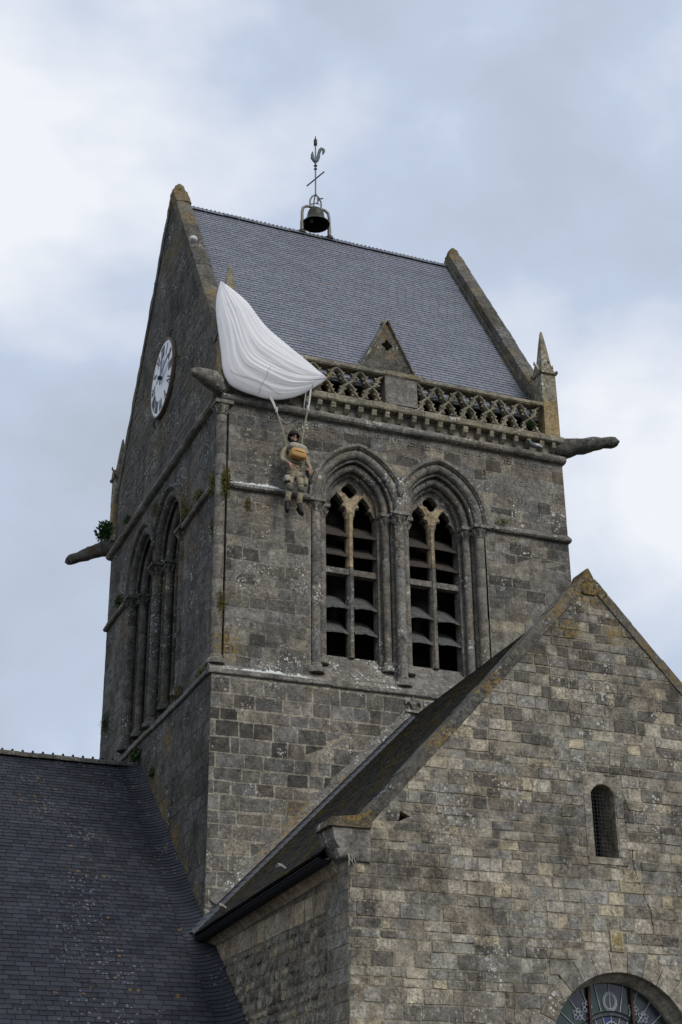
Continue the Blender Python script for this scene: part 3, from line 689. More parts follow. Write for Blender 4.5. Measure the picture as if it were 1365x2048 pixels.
gargoyle((-.02, -.02, 5.78), (-1, -1, 0), 1.45, .28, 1); gargoyle((W, 0, 5.80), (1, -1, 0), 1.6, .08, 2); gargoyle((0, D, 5.82), (-1, 1, 0), 1.65, .2, 3)

# saddleback roof ----------------------------------------------------------
RZ = 12.93; ca = 1/math.hypot(1, GS); vdir = (0, ca, GS*ca)
ye = .12; ze = RZ-GS*(D/2-ye); L = (D/2-ye)/ca
roof = MB()
roof.add([(.3, ye, ze-.03), (7.2, ye, ze-.03), (7.2, D/2, RZ-.03), (.3, D/2, RZ-.03), (7.2, D-ye, ze-.03), (.3, D-ye, ze-.03)], [(0, 1, 2, 3), (3, 2, 4, 5)], (.7, .7, .7))
roof = roof.build('roof', M['slate'], tower)
slates(roof, (.32, ye, ze-.02), (1, 0, 0), vdir, 6.86, L, M['slate'], ex=.118, wd=.215, keep=300, tint=(.90, 1.10), th=.016)
b = MB(); x = .4
while x < 7.1:
    x2 = min(x+.42, 7.1); j = rnd.uniform(-.008, .008)
    for sd in (-1, 1):
        b.add([(x+.004, D/2, RZ+.05+j), (x2-.004, D/2, RZ+.05+j), (x2-.004, D/2+sd*.10, RZ-.08+j), (x+.004, D/2+sd*.10, RZ-.08+j)], [(0, 1, 2, 3)], vary(.5, .8))
    for q in range(4): b.box((x+q*.105, D/2-.015, RZ+.04), (x+q*.105+.04, D/2+.015, RZ+.058+rnd.uniform(0, .008)), (.6, .6, .6))
    x = x2
b.build('ridge_tile', M['slate'], roof)
# gable copings: blocks climbing both rakes of both gables
def rake(x0, x1, side, y0, z0, y1, z1, nb, mt, parent=tower, name='gable_coping', hgt=.30, jn=.012):
    b = MB(); p = Vector((0, y0, z0)); q = Vector((0, y1, z1)); dv = (q-p).normalized(); nv = Vector((0, -dv.z*side, dv.y*side))
    if nv.z < 0: nv = -nv
    t = 0
    cuts = [0]
    while cuts[-1] < 1: cuts.append(cuts[-1]+rnd.uniform(.7, 1.3)/nb)
    cuts[-1] = 1
    for a, c in zip(cuts, cuts[1:]):
        j = rnd.uniform(-jn, jn); tn = vary(.85, 1.15); sub = 4; R = []
        for s in range(sub+1):
            f = a+(c-a)*s/sub
            base = p.lerp(q, f)+dv*(.003 if s == 0 else (-.003 if s == sub else 0)); e_ = lambda: rnd.uniform(-jn, jn)*.8
            top = base+nv*(hgt+j)
            R.append([(x0+e_()*.3, base.y, base.z), (x0+e_(), top.y, top.z+e_()-.05), (x0+.10, top.y, top.z+e_()), (x1-.10, top.y, top.z+e_()), (x1+e_(), top.y, top.z+e_()-.05), (x1+e_()*.3, base.y, base.z)])
        b.grid([r+[r[0]] for r in R], tn, smooth=False); b.add(R[0], [tuple(range(6))], tn); b.add(R[-1], [tuple(range(6))[::-1]], tn)
    return b.build(name, mt, parent)
for x0, x1 in ((-.03, .33), (7.17, 7.53)):
    rake(x0, x1, 1, .38, GB-.45+.38*GS, D/2+.12, GPK-.45+.12*GS, 10, M['coping'], hgt=.24); rake(x0, x1, -1, D, GB-.45, D/2-.12, GPK-.45+.12*GS, 10, M['coping'], hgt=.24)
    MB().lathe([(.16, 0), (.18, .10), (.13, .26), (.04, .36)], ((x0+x1)/2, D/2, GPK-.30), 7).build('gable_apex_stone', M['coping'], tower)

# ================================================================== TRANSEPT
TY = -6.157; XC = 3.98; ZP = .05; ZE = -4.22; SL = (ZP-ZE)/XC
tran = thing('church_transept', 'projecting church transept with steep limestone gable wall and mossy slate roof', 'church transept', (XC, -3, ZG))
XR = 2*XC
slit = [(3.735, -4.27), (4.115, -4.27), (4.115, -3.36)]+[(3.925+.19*math.cos(t), -3.40+.17*math.sin(t)) for t in [math.pi*k/8 for k in range(1, 8)]]+[(3.735, -3.36)]
BC, BZ, BR = 3.95, -6.95, 1.13
big = [(BC-BR, -9.0), (BC+BR, -9.0)]+[(BC+BR*math.cos(t), BZ+BR*math.sin(t)) for t in [math.pi*k/20 for k in range(21)]]
cr = .19                                      # coping stands this far above the wall head
put = [(.73, -4.02), (.90, -3.94), (.76, -3.87)]
gw = MB().prism([[(0, ZG), (XR, ZG), (XR, ZE-cr), (XC, ZP-cr), (0, ZE-cr)], slit, big, put], lambda a, z, d: (a, TY+d, z), 0, .75, (1.0, .97, .9)).build('gable_wall', M['gable'], tran)
odd = [(.16, (.48, .48, .50)), (.07, (1.40, 1.32, 1.14)), (.10, (1.42, 1.40, 1.34))]
ol = ccw([(0, -7.6), (XR, -7.6), (XR, ZE-cr), (XC, ZP-cr-.02), (0, ZE-cr)])
bighole = ccw([(BC-BR-.22, -9)]+[(BC+(BR+.24)*math.cos(t), BZ+(BR+.24)*math.sin(t)) for t in [math.pi-math.pi*k/10 for k in range(11)]]+[(BC+BR+.22, -9)])
slithole = [(3.612, -4.368), (4.253, -4.368), (4.253, -3.112), (3.612, -3.112)]
panelhole = [(3.84, -5.56), (4.06, -5.56), (4.06, -5.26), (3.84, -5.26)]
masonry(gw, (0, TY, 0), (1, 0, 0), (0, -1, 0), ol, [slithole, bighole, panelhole, put], M['gable'], hh=(.11, .215), ww=(.16, .42), gap=.013, proud=(.002, .013), jit=.007, odd=odd, tint=(.62, 1.22), keep=300, bev=.007)
# window dressings
sw = MB()
for z0, z1 in ((-4.27, -3.98), (-3.98, -3.70), (-3.70, -3.40)):
    for sd in (-1, 1):
        a, c = (3.61, 3.715) if sd < 0 else (4.135, 4.255)
        sw.box((a, TY-.010, z0+.004), (c, TY+.2, z1-.004), vary(.95, 1.2), j=.004)
sw.prism([[(3.61, -3.395), (3.61, -3.11), (4.255, -3.11), (4.255, -3.395), (4.132, -3.395)]+[(3.925+.208*math.cos(t), -3.40+.175*math.sin(t)) for t in [math.pi*k/8 for k in range(1, 8)]]+[(3.718, -3.395)]], lambda a, z, d: (a, TY+d, z), -.009, .2, (1.05, 1.03, 1))
slw = sw.build('slit_window', M['gable'], tran)
MB().box((3.62, TY-.022, -4.37), (4.24, TY+.25, -4.275), (1.15, 1.12, 1.05), j=.006).build('sill', M['gable'], slw)
MB().box((3.6, TY+.45, -4.5), (4.3, TY+.5, -3.0)).build('dark_backing', M['dark'], slw)
b = MB()
for i in range(8): b.tube([(3.73+.055*i, TY+.12, -4.27), (3.73+.055*i, TY+.12, -3.22)], .0022, 4)
for i in range(19): b.tube([(3.72, TY+.116, -4.24+.055*i), (4.13, TY+.116, -4.24+.055*i)], .0022, 4)
b.build('wire_mesh', plain_mat('mesh_wire', (.10, .105, .12), .5, metal=.3), slw)
bw = MB(); nv = 15
for k in range(nv):
    t0, t1 = math.pi*k/nv+.004, math.pi*(k+1)/nv-.004; ro = BR+.23+rnd.uniform(-.02, .14); P = []
    arc = [t0+(t1-t0)*i/3 for i in range(4)]
    P = [(BC+BR*math.cos(t), BZ+BR*math.sin(t)) for t in arc]+[(BC+ro*math.cos(t), BZ+ro*math.sin(t)) for t in arc[::-1]]
    bw.prism([P], lambda a, z, d: (a, TY+d, z), -.02-rnd.uniform(0, .01), .15, vary(.9, 1.15))
for sd in (-1, 1):
    for k in range(6): bw.box((BC+sd*BR if sd > 0 else BC-BR-.3, TY-.022, BZ-.35*(k+1)+.006), (BC+BR+.3 if sd > 0 else BC-BR, TY+.15, BZ-.35*k-.006), vary(.9, 1.15), j=.004)
bigw = bw.build('stained_glass_window', M['gable'], tran)
# inner chamfered ring
b = MB(); b.grid([[(BC+r*math.cos(t), TY+d, BZ+r*math.sin(t)) for t in [math.pi*k/30 for k in range(31)]] for r, d in ((BR+.001, -.02), (BR, .10), (BR-.10, .24), (BR-.10, .40))], (1.1, 1.1, 1.08), smooth=False); b.build('window_reveal', M['gable'], bigw)
GY = TY+.30; lead = MB(); GR = BR-.08
def glass(name, c):
    m, t, bb = mat(name); g_ = N(t, 'ShaderNodeNewGeometry'); col = mixc(t, ramp(t, noise_n(t, g_.outputs['Position'], 9, 4, .6), .3, .7), c, tuple(x*.45 for x in c))
    t.links.new(col, bb.inputs['Base Color']); bb.inputs['Roughness'].default_value = .18; bb.inputs['Specular IOR Level'].default_value = .6; return m
GL = [glass('blue_glass', (.02, .04, .20)), glass('green_glass', (.025, .05, .042)), glass('grey_glass', (.06, .065, .07)), glass('violet_glass', (.035, .04, .07))]
def pane(pts, mi, name='pane'):
    MB().add([(a, GY+.003*rnd.random(), z) for a, z in pts], [tuple(range(len(pts)))]).build(name, GL[mi], bigw)
def seg(pts, r=.007): lead.tube([(a, GY-.008, z) for a, z in pts], r*1.4, 5)
pol = lambda r, t: (BC+r*math.cos(t), BZ+r*math.sin(t))
rad = [0, .30, .46, .60, .66, GR]
kk = [8, 8, 14, 16, 14]
for ri in range(1, 5):
    r0, r1 = rad[ri], rad[ri+1]; n = kk[ri]
    for i in range(n):
        t0, t1 = math.pi*i/n, math.pi*(i+1)/n; ar = [t0+(t1-t0)*q/3 for q in range(4)]
        pane([pol(r0, t) for t in ar]+[pol(r1, t) for t in ar[::-1]], [None, [0, 3], [3, 0, 2], [2, 2, 1], [3, 1, 1]][ri][i % (2 if ri == 1 else 3)])
        if ri in (2, 4) or ri == 1: seg([pol(r0, t0), pol(r1, t0)], .005)
    seg([pol(r1, math.pi*q/30) for q in range(31)], .008); seg([pol(r0, math.pi*q/30) for q in range(31)], .008)
for i in range(8):
    t0, t1 = math.pi*i/8, math.pi*(i+1)/8; pane([(BC, BZ), pol(.3, t0), pol(.3, (t0+t1)/2), pol(.3, t1)], [0, 2, 0, 3][i % 4]); seg([(BC, BZ), pol(.3, t0)], .005)
mo = (BC, BZ+.785)                             # top medallion
for r_ in (.10, .125): seg([(mo[0]+r_*.85*math.cos(t), mo[1]+r_*math.sin(t)-.0) for t in [2*math.pi*q/18 for q in range(19)]], .006)
MB().add([(mo[0]+.085*math.cos(t), GY-.004, mo[1]+.10*math.sin(t)) for t in [2*math.pi*q/16 for q in range(16)]], [tuple(range(16))]).build('medallion', GL[2], bigw)
for sx in (-1, 1):                             # rosettes and leaf shapes in the outer band
    for an in (.33, .42, .15, .22):
        c0 = pol(.79, math.pi/2+sx*math.pi*an*1.02)
        for q in range(5):
            a = 2*math.pi*q/5+an; p5 = [(c0[0]+.052*math.cos(a)+.028*math.cos(t), c0[1]+.052*math.sin(a)+.028*math.sin(t)) for t in [2*math.pi*v_/9 for v_ in range(10)]]
            seg(p5, .0038); MB().add([(x_, GY-.003, z_) for x_, z_ in p5[:-1]], [tuple(range(9))]).build('pane', GL[0 if q % 2 else 3], bigw)
        seg([(c0[0]+.026*math.cos(t), c0[1]+.026*math.sin(t)) for t in [2*math.pi*v_/9 for v_ in range(10)]], .0038)
    for q in range(4): seg([(BC+sx*(.40+.03*q), BZ+.42), (BC+sx*(.36+.05*q), BZ+.1)], .004)
seg([(BC-.1, BZ+.3), (BC-.16, BZ+.42), (BC-.07, BZ+.5), (BC, BZ+.53), (BC+.07, BZ+.5), (BC+.16, BZ+.42), (BC+.1, BZ+.3)]); seg([(BC-.5, BZ+.33), (BC+.5, BZ+.33)])
lead.build('lead_came', plain_mat('pale_lead', (.42, .45, .46), .6, var=.2), bigw)
for r in (GR,): pass
MB().box((BC-1.1, GY+.02, -9), (BC+1.1, GY+.05, -5.8)).build('dark_backing', M['dark'], bigw)
# lower lights
for i in range(6):
    for j in range(7): pane([(BC-.94+i*.3133, BZ-2.1+j*.3), (BC-.94+(i+1)*.3133, BZ-2.1+j*.3), (BC-.94+(i+1)*.3133, BZ-2.1+(j+1)*.3), (BC-.94+i*.3133, BZ-2.1+(j+1)*.3)], (i*3+j) % 4)
for sx in (-1, 1): MB().box((BC+sx*.335-.018, GY-.05, -9), (BC+sx*.335+.018, GY-.015, BZ+math.sqrt(GR**2-.335**2)+.03)).build('saddle_bar', plain_mat('rusty_bar', (.06, .03, .024), .7), bigw)
MB().box((BC-.93, GY-.055, BZ-.02+.12), (BC+.93, GY-.02, BZ+.02+.12)).build('cross_bar', plain_mat('red_rusty_bar', (.085, .035, .026), .7), bigw)
pn = MB().box((3.85, TY-.03, -5.55), (4.05, TY+.05, -5.27), (1.25, 1.15, .95), j=.003).build('carved_panel', M['gable'], tran)
MB().box((3.875, TY-.036, -5.525), (4.025, TY-.02, -5.30), (1.35, 1.2, .8), j=.004).build('panel_face', M['ledge'], pn)

CRK = [(4.155, -3.132), (4.204, -3.278), (4.279, -3.384), (4.321, -3.492), (4.353, -3.601), (4.275, -3.737), (4.206, -3.89), (4.248, -3.996), (4.341, -4.117), (4.33, -4.317), (4.381, -4.529), (4.419, -4.669), (4.494, -4.842), (4.552, -4.98), (4.547, -5.121), (4.626, -5.257), (4.635, -5.361), (4.705, -5.479)]
b = MB(); b.tube([(a, TY-.006, z) for a, z in CRK], [.003+.003*((i*7) % 3)/2 for i in range(len(CRK))], 5, smooth=False); b.build('crack', M['dark'], gw)  # dark tube laid on the wall; its colour stands for the groove's shade
# side wall of rubble
sidew = MB().prism([[(TY+.75, ZG), (.0, ZG), (.0, -4.65), (TY+.75, -4.65)]], lambda a, z, d: (d, a, z), 0, .7, (.8, .78, .75)).build('side_wall', M['rubble'], tran)
masonry(sidew, (0, 0, 0), (0, -1, 0), (-1, 0, 0), [(.0, -8), (-TY-.75, -8), (-TY-.75, -5.14), (.0, -5.14)], [], M['rubble'], hh=(.11, .19), ww=(.10, .30), gap=.010, proud=(.004, .022), jit=.01, rough=1, odd=[(.1, (1.3, 1.22, 1.0)), (.12, (.5, .5, .5))], tint=(.7, 1.2), keep=160)
masonry(sidew, (0, 0, 0), (0, -1, 0), (-1, 0, 0), [(.0, -5.13), (-TY-.75, -5.13), (-TY-.75, -4.80), (.0, -4.80)], [], M['tan'], hh=(.3, .33), ww=(.2, .42), gap=.008, proud=(.004, .012), tint=(.75, 1.1), keep=30)
# quoins at the free corner
b_z = -9.9; qi = 0; qq = MB()
while b_z < -4.6:
    h = rnd.uniform(.18, .28); ln = .55 if qi % 2 else .32
    items_ = MB().box((-.006, TY+.004, b_z+.006), (.3, TY+ln+.2, min(b_z+h, -4.58)-.006), vary(.75, 1.15), j=.004)
    items_.build('quoin', M['rubble'], sidew); b_z += h; qi += 1
# right-hand side wall, plain
MB().prism([[(TY+.75, ZG), (.0, ZG), (.0, -4.65), (TY+.75, -4.65)]], lambda a, z, d: (XR-d, a, z), 0, .7, (.8, .78, .75)).build('far_side_wall', M['rubble'], tran)
# eaves cornice, gutter
CV = lambda u, o, z: (-o, u, z-.032*u-.03)
course(tran, 'eaves_cornice', CV, TY+.35, .0, [(-.1, -4.84), (.02, -4.84), (.06, -4.80), (.15, -4.73), (.17, -4.69), (.17, -4.66), (-.1, -4.66)], M['tan'], .8, .004)
b = MB(); G = []
for k in range(9):
    a = math.pi+math.pi*k/8; G.append([(-.20+.085*math.cos(a), y, -4.71-.032*y+.085*math.sin(a)) for y in (TY+.32, -4, -2, .1)])
b.grid(G); b.grid([[(q[0]*.96-.008, q[1], q[2]+.006) for q in r] for r in G]); b.tube([(-.285, TY+.32, -4.71-.032*TY), (-.285, .1, -4.71)], .012, 6); b.tube([(-.115, TY+.32, -4.71-.032*TY), (-.115, .1, -4.71)], .012, 6)
for y in (TY+.32, .1): b.add([(-.20+.085*math.cos(math.pi+math.pi*k/8), y, -4.71-.032*y+.085*math.sin(math.pi+math.pi*k/8)) for k in range(9)], [tuple(range(9))])
b.build('gutter', M['lead'], tran)
# slate roof: left slope (in view) and right slope
RO = .20                                      # roof surface below coping top, vertical
SR = 1.0; zr0 = ZP-.42; lx = -.27; TL = .032; le = math.hypot(XC-lx, SR*(XC-lx)); zl = zr0-SR*(XC-lx)
tr_ = MB(); tr_.add([(lx, TY+.3, zl-.02-TL*(TY+.3)), (XC, TY+.3, zr0-.02-TL*(TY+.3)), (XC, 0, zr0-.02), (lx, 0, zl-.02), (XR-lx, TY+.3, zl-.02), (XR-lx, 0, zl-.02)], [(0, 1, 2, 3), (1, 4, 5, 2)], (.8, .8, .8))
troof = tr_.build('roof', M['tslate'], tran)
slates(troof, (lx, -.0, zl), (0, -1, TL), (1, 0, SR), -TY-.3, le, M['tslate'], ex=.12, wd=.22, keep=300, tint=(.75, 1.2), th=.014)
# abutment slates stepping up against the tower, with a mortar fillet behind
vd = Vector((1, 0, SR)).normalized(); nd = Vector((-SR, 0, 1)).normalized(); s_ = 0
while s_ < le*.955:
    p0 = Vector((lx, 0, zl))+vd*s_; p1 = p0+vd*.155; b = MB(); V = []
    for q, hh_ in ((p0, .062), (p1, .054)):
        for yy in (-.30, -.04): V += [q+Vector((0, yy, 0))+nd*(hh_ if yy < -.1 else hh_+.02), q+Vector((0, yy, 0))-nd*.01]
    b.add(V, [(0, 1, 3, 2), (4, 6, 7, 5), (0, 2, 6, 4), (0, 4, 5, 1), (2, 3, 7, 6), (1, 5, 7, 3)]); b.build('abutment_slate', M['verge'], troof); s_ += .16
b = MB(); n = 30; P = []
for i in range(n+1):
    q = Vector((.20, -.03, zl+(.20-lx)*SR))+vd*(le*.86*i/n); j = rnd.uniform(-.02, .02)
    P.append([q+Vector((0, -.09, 0))+nd*.09, q+Vector((0, -.035, 0))+nd*(.16+j), q+nd*(.24+j)])
b.grid(P); b.build('mortar_fillet', M['tower'], tran)
# roof vents by the gutter
for y in (-3.95, -1.25):
    b = MB(); p = Vector((-.06, y, zl+.21*SR+.02-TL*y)); b.tube([p, p+Vector((-.07, -.01, .035)), p+Vector((-.14, -.03, .03))], [.022, .028, .04], 8, caps=False); b.tube([p, p+Vector((-.07, -.01, .035)), p+Vector((-.12, -.026, .03))], [.018, .022, .03], 8); b.build('vent_pipe', M['pipe'], troof)
# raked coping of the gable
def trake(x0, z0, x1, z1, nb):
    b = MB(); p = Vector((x0, 0, z0)); q = Vector((x1, 0, z1)); dv = (q-p).normalized(); nv = Vector((-dv.z, 0, dv.x)); nv = nv if nv.z > 0 else -nv
    cuts = [0]
    while cuts[-1] < 1: cuts.append(cuts[-1]+rnd.uniform(.75, 1.25)/nb)
    cuts[-1] = 1
    for a, c in zip(cuts, cuts[1:]):
        j = rnd.uniform(-.01, .01); tn = vary(.9, 1.2); R = []
        for s in range(4):
            f = a+(c-a)*s/3; base = p.lerp(q, f)+dv*(.003 if s == 0 else (-.003 if s == 3 else 0)); e_ = lambda: rnd.uniform(-.008, .008); top = base+nv*(.15+j)
            R.append([(base.x, TY-.025+e_()*.5, base.z), (top.x, TY-.025+e_()*.5, top.z+e_()-.02), (top.x, TY-.02, top.z+e_()), (top.x, TY+.38, top.z+e_()), (base.x-nv.x*.12, TY+.40+e_(), base.z-nv.z*.12)])
        b.grid([r+[r[0]] for r in R], tn, smooth=False); b.add(R[0], [tuple(range(5))], tn); b.add(R[-1], [tuple(range(5))[::-1]], tn)
    b.build('gable_coping', M['coping'], tran)
trake(.12, ZE-.19+.11*SL, XC, ZP-.19, 9); trake(XR-.12, ZE-.19+.11*SL, XC, ZP-.19, 9)
MB().prism([[(XC-.17, ZP-.21-.17*SL+.14), (XC-.10, ZP-.36), (XC+.10, ZP-.36), (XC+.17, ZP-.21-.17*SL+.14), (XC+.015, ZP+.06), (XC-.015, ZP+.06)]], lambda a, z, d: (a, TY+d, z), -.032, .385, (1.05, .95, .75)).build('apex_stone', M['coping'], tran)
# kneeler
b = MB(); prf = [(.30, -4.60), (.02, -4.60), (-.10, -4.50), (-.21, -4.34), (-.24, -4.17), (.30, -4.17)]
b.prism([prf], lambda a, z, d: (a, TY+d, z), -.05, .42); kn = b.build('kneeler', M['trim'], tran)
b = MB(); b.prism([[(-.30, -4.165), (.30, -4.165), (.34, -3.90), (.12, -4.0), (-.26, -4.05)]], lambda a, z, d: (a, TY+d, z), -.08, .44, (1.1, 1.0, .8)); b.build('kneeler_cap', M['coping'], kn)
MB().tube([(-.18, TY-.03, -4.52), (-.02, TY-.03, -4.50), (.1, TY-.04, -4.56)], [.07, .085, .06], 8).build('kneeler_roll', M['trim'], kn)
b = MB()
for k in range(7):
    p = Vector((-.03+rnd.uniform(-.03, .03), TY-.10, -4.5)); b.tube([p, p+Vector((rnd.uniform(-.05, .05), -.02, -.07)), p+Vector((rnd.uniform(-.08, .1), -.02, -.13-.08*rnd.random()))], .004, 4)
b.build('frayed_twine', plain_mat('pale_twine', (.45, .43, .36), .9), kn)
# carved fleur at the head of the abutment
b = MB(); fx, fz = 3.87, -.30
b.box((fx-.16, -.10, fz-.08), (fx+.16, 0, fz-.02), j=.01); b.tube([(fx, -.06, fz-.02), (fx, -.06, fz+.14), (fx, -.06, fz+.24)], [.03, .055, .012], 7)
for sd in (-1, 1): b.tube([(fx, -.06, fz+.02), (fx+sd*.07, -.06, fz+.13), (fx+sd*.14, -.06, fz+.14), (fx+sd*.15, -.06, fz+.08)], [.025, .035, .03, .015], 6)
b.build('carved_fleuron', M['trim'], tower)

# ================================================================== NAVE
nave = thing('church_nave', 'long church nave with dark slate roof and studded ridge tiles', 'church nave', (-8, 3, ZG))
NY, NZ = 4.71, -.51; ns = (4.29-.51)/(4.71-.18); NX = -16; y1 = -3.1
nl = math.hypot(NY-y1, ns*(NY-y1)); zl2 = NZ-ns*(NY-y1)
nb = MB().add([(NX, y1, zl2-.03), (-.03, y1, zl2-.03), (-.03, NY, NZ-.03), (NX, NY, NZ-.03), (-.03, NY+7, NZ-.03-ns*7), (NX, NY+7, NZ-.03-ns*7)], [(0, 1, 2, 3), (3, 2, 4, 5)], (.7, .7, .7)).build('roof', M['nslate'], nave)
slates(nb, (-7.5, y1, zl2-.015), (1, 0, 0), (0, 1, ns), 7.46, nl, M['nslate'], ex=.125, wd=.23, keep=300, tint=(.65, 1.35), th=.011)
# swept slates turning up against the tower and transept
b = MB(); vdn = Vector((0, 1, ns)).normalized(); nn_ = Vector((0, -ns, 1)).normalized(); s_ = 0
while s_ < nl-.1:
    P = []; j = rnd.uniform(-.01, .01); th0 = .012
    for t in (0, 1):
        row = []
        for q in range(6):
            f = q/5; x = -.45+.415*f; lift = .11*f**2.2+(.014 if t == 0 else .003); row.append(Vector((x, y1, zl2))+vdn*(s_+.12*t+j)+nn_*(lift))
        P.append(row)
    b.grid(P, vary(.7, 1.2, .03), smooth=False); b.grid([[p-nn_*.012 for p in P[0]], P[0]], (.6, .6, .6), smooth=False); s_ += .105
b.build('swept_valley_slates', M['nslate'], nb, kind='stuff')
b = MB(); x = -.05; rt = []
while x > -9:
    rtm = MB(); x2 = x-.40; j = rnd.uniform(-.006, .006); tn = vary(.9, 1.2)
    P = [[(xx, NY+.13*math.cos(a), NZ-.05+.115*math.sin(a)+j) for a in [math.pi*k/8 for k in range(9)]] for xx in (x, x2+.006)]; rtm.grid(P, tn)
    for q in (.12, .32): rtm.lathe([(.022, 0), (.028, .02), (.015, .05)], (x-q, NY, NZ+.06), 6, (.5, .5, .5))
    rtm.build('ridge_tile', M['coping'], nb); x = x2
MB().prism([[(y1+.3, ZG), (NY+6.5, ZG), (NY+6.5, NZ-ns*6.5-.1), (NY, NZ-.1), (y1+.3, zl2+.1)]], lambda a, z, d: (NX+.4+d, a, z), 0, .6).build('end_wall', M['rubble'], nave)
MB().box((NX+.4, y1+.3, ZG), (-.1, y1+.8, zl2+.15)).build('side_wall', M['rubble'], nave)

# ================================================================== CLOCK
CY, CZ, CX = 4.14, 8.16, -.07
clock = thing('wall_clock', 'round white clock with roman numerals and blue hands on the shaded gable', 'clock', (0, CY, CZ))
K = lambda a, r_, d=0: (CX-d, CY-r_*math.sin(a), CZ+r_*math.cos(a))   # clockwise seen from outside
Mw = plain_mat('enamel_white', (.90, .90, .89), .45, var=.05, bump=0); Mb = plain_mat('blue_black_paint', (.012, .022, .05), .4, var=.2, bump=0); Mh = plain_mat('blue_hand_paint', (.025, .06, .13), .3, var=.2, bump=0)
Mr = plain_mat('brown_clock_rim', (.17, .125, .09), .7, var=.35)
MB().lathe([(.0, .0), (.87, .0), (.87, -.05), (.0, -.05)], (CX, CY, CZ), 64, axis=(-1, 0, 0), smooth=False, caps=False).build('dial', Mw, clock)
MB().lathe([(.87, .0), (.875, .02), (.90, .03), (.925, .02), (.93, -.07), (.87, -.07)], (CX, CY, CZ), 64, axis=(-1, 0, 0), caps=False).build('rim', Mr, clock)
for a in (.55, 1.6, 3.7, 4.9):
    p = K(a, .97); q = K(a, 1.10); MB().tube([(CX, p[1], p[2]), (CX+.02, q[1], q[2]), (.03, q[1], q[2])], .018, 6).build('bracket', M['rust'], clock)
rom = ['XII', 'I', 'II', 'III', 'IIII', 'V', 'VI', 'VII', 'VIII', 'IX', 'X', 'XI']
rom[3] = 'III'; rom[4] = 'IV'
for h, txt in enumerate(rom):
    a = 2*math.pi*h/12; b = MB(); wdt = {'I': .07, 'V': .13, 'X': .14}; tot = sum(wdt[c] for c in txt); x = -tot/2
    def stroke(x0, y0, x1, y1_, t_):
        dx, dy = x1-x0, y1_-y0; l_ = math.hypot(dx, dy); nx, ny = -dy/l_*t_/2, dx/l_*t_/2
        def G(p, q, d): r_ = .66+q; return (CX-d, CY-(r_*math.sin(a)+p*math.cos(a)), CZ+(r_*math.cos(a)-p*math.sin(a)))
        V = [G(x0+nx, y0+ny, d) for d in (.001, .008)]+[G(x0-nx, y0-ny, d) for d in (.001, .008)]+[G(x1-nx, y1_-ny, d) for d in (.001, .008)]+[G(x1+nx, y1_+ny, d) for d in (.001, .008)]
        b.add(V, [(1, 3, 5, 7), (0, 1, 7, 6), (2, 4, 5, 3), (0, 2, 3, 1), (4, 6, 7, 5)])
    for c in txt:
        cw = wdt[c]; xm = x+cw/2; H = .135
        if c == 'I': stroke(xm, -H, xm, H, .042)
        if c == 'V': stroke(xm-.045, H, xm, -H, .042); stroke(xm+.045, H, xm, -H, .02)
        if c == 'X': stroke(xm-.05, H, xm+.05, -H, .042); stroke(xm+.05, H, xm-.05, -H, .02)
        x += cw
    b.build('numeral', Mb, clock)
def hand(ang, L, wv, d, nm):
    ar = [(-.28*L, -wv*.5), (-.28*L, wv*.5), (0, wv*.55), (L*.7, wv), (L*.78, wv*.7), (L, .0), (L*.78, -wv*.7), (L*.7, -wv), (0, -wv*.55)]
    def G(r_, p, dd): return (CX-dd, CY-(r_*math.sin(ang)+p*math.cos(ang)), CZ+(r_*math.cos(ang)-p*math.sin(ang)))
    MB().prism([ar], lambda r_, p, dd: G(r_, p, dd), d, d+.012).build(nm, Mh, clock)
hand(R_(72), .74, .042, .06, 'minute_hand'); hand(R_(7), .56, .055, .035, 'hour_hand')
MB().lathe([(.045, 0), (.045, .09), (.02, .1)], (CX, CY, CZ), 12, axis=(-1, 0, 0)).build('hub', Mh, clock)

# ================================================================== BELL and WEATHERVANE
BX, BY = 3.62, D/2
bell = thing('ridge_bell', 'dark bronze bell hanging in a bent pipe frame on the roof ridge', 'bell', (BX, BY, RZ))
for x in (BX-.36, BX+.36):
    MB().lathe([(.10, -.06), (.10, .0), (.06, .05)], (x, BY, RZ+.05), 8).build('post_foot', M['rust'], bell)
fr = [(BX-.36, BY, RZ+.05), (BX-.355, BY, RZ+.62), (BX-.33, BY, RZ+.76), (BX-.24, BY, RZ+.83), (BX, BY, RZ+.85), (BX+.24, BY, RZ+.83), (BX+.33, BY, RZ+.76), (BX+.355, BY, RZ+.62), (BX+.36, BY, RZ+.05)]
b = MB(); b.tube(fr, .036, 10)
for x in (BX-.358, BX+.358): b.tube([(x, BY, RZ+.05), (x, BY, RZ+.35)], .047, 10)
b.build('pipe_frame', M['iron'], bell)
bz = RZ+.34
MB().lathe([(.345, 0), (.35, .015), (.30, .07), (.24, .14), (.215, .24), (.20, .34), (.17, .41), (.08, .45), (.05, .47), (.0, .47)], (BX, BY, bz), 28, caps=False).build('bell_shell', M['bronze'], bell)
MB().lathe([(.335, .005), (.28, .07), (.22, .14), (.195, .24), (.18, .33), (.10, .40), (.0, .41)], (BX, BY, bz), 28, caps=False).build('bell_inside', M['dark'], bell)  # hollow coloured near-black for the shade within the bell
MB().tube([(BX-.14, BY-.12, bz+.10), (BX-.17, BY-.16, bz-.06)], [.03, .05], 8).build('hammer', M['rust'], bell)
vane = thing('weathervane', 'slender rooster weathervane with compass bars on a forked rod above the bell', 'weathervane', (BX, BY, RZ+.88))
zt = RZ+1.24
b = MB(); b.tube([(BX, BY, zt), (BX, BY, zt+1.55)], .02, 8)
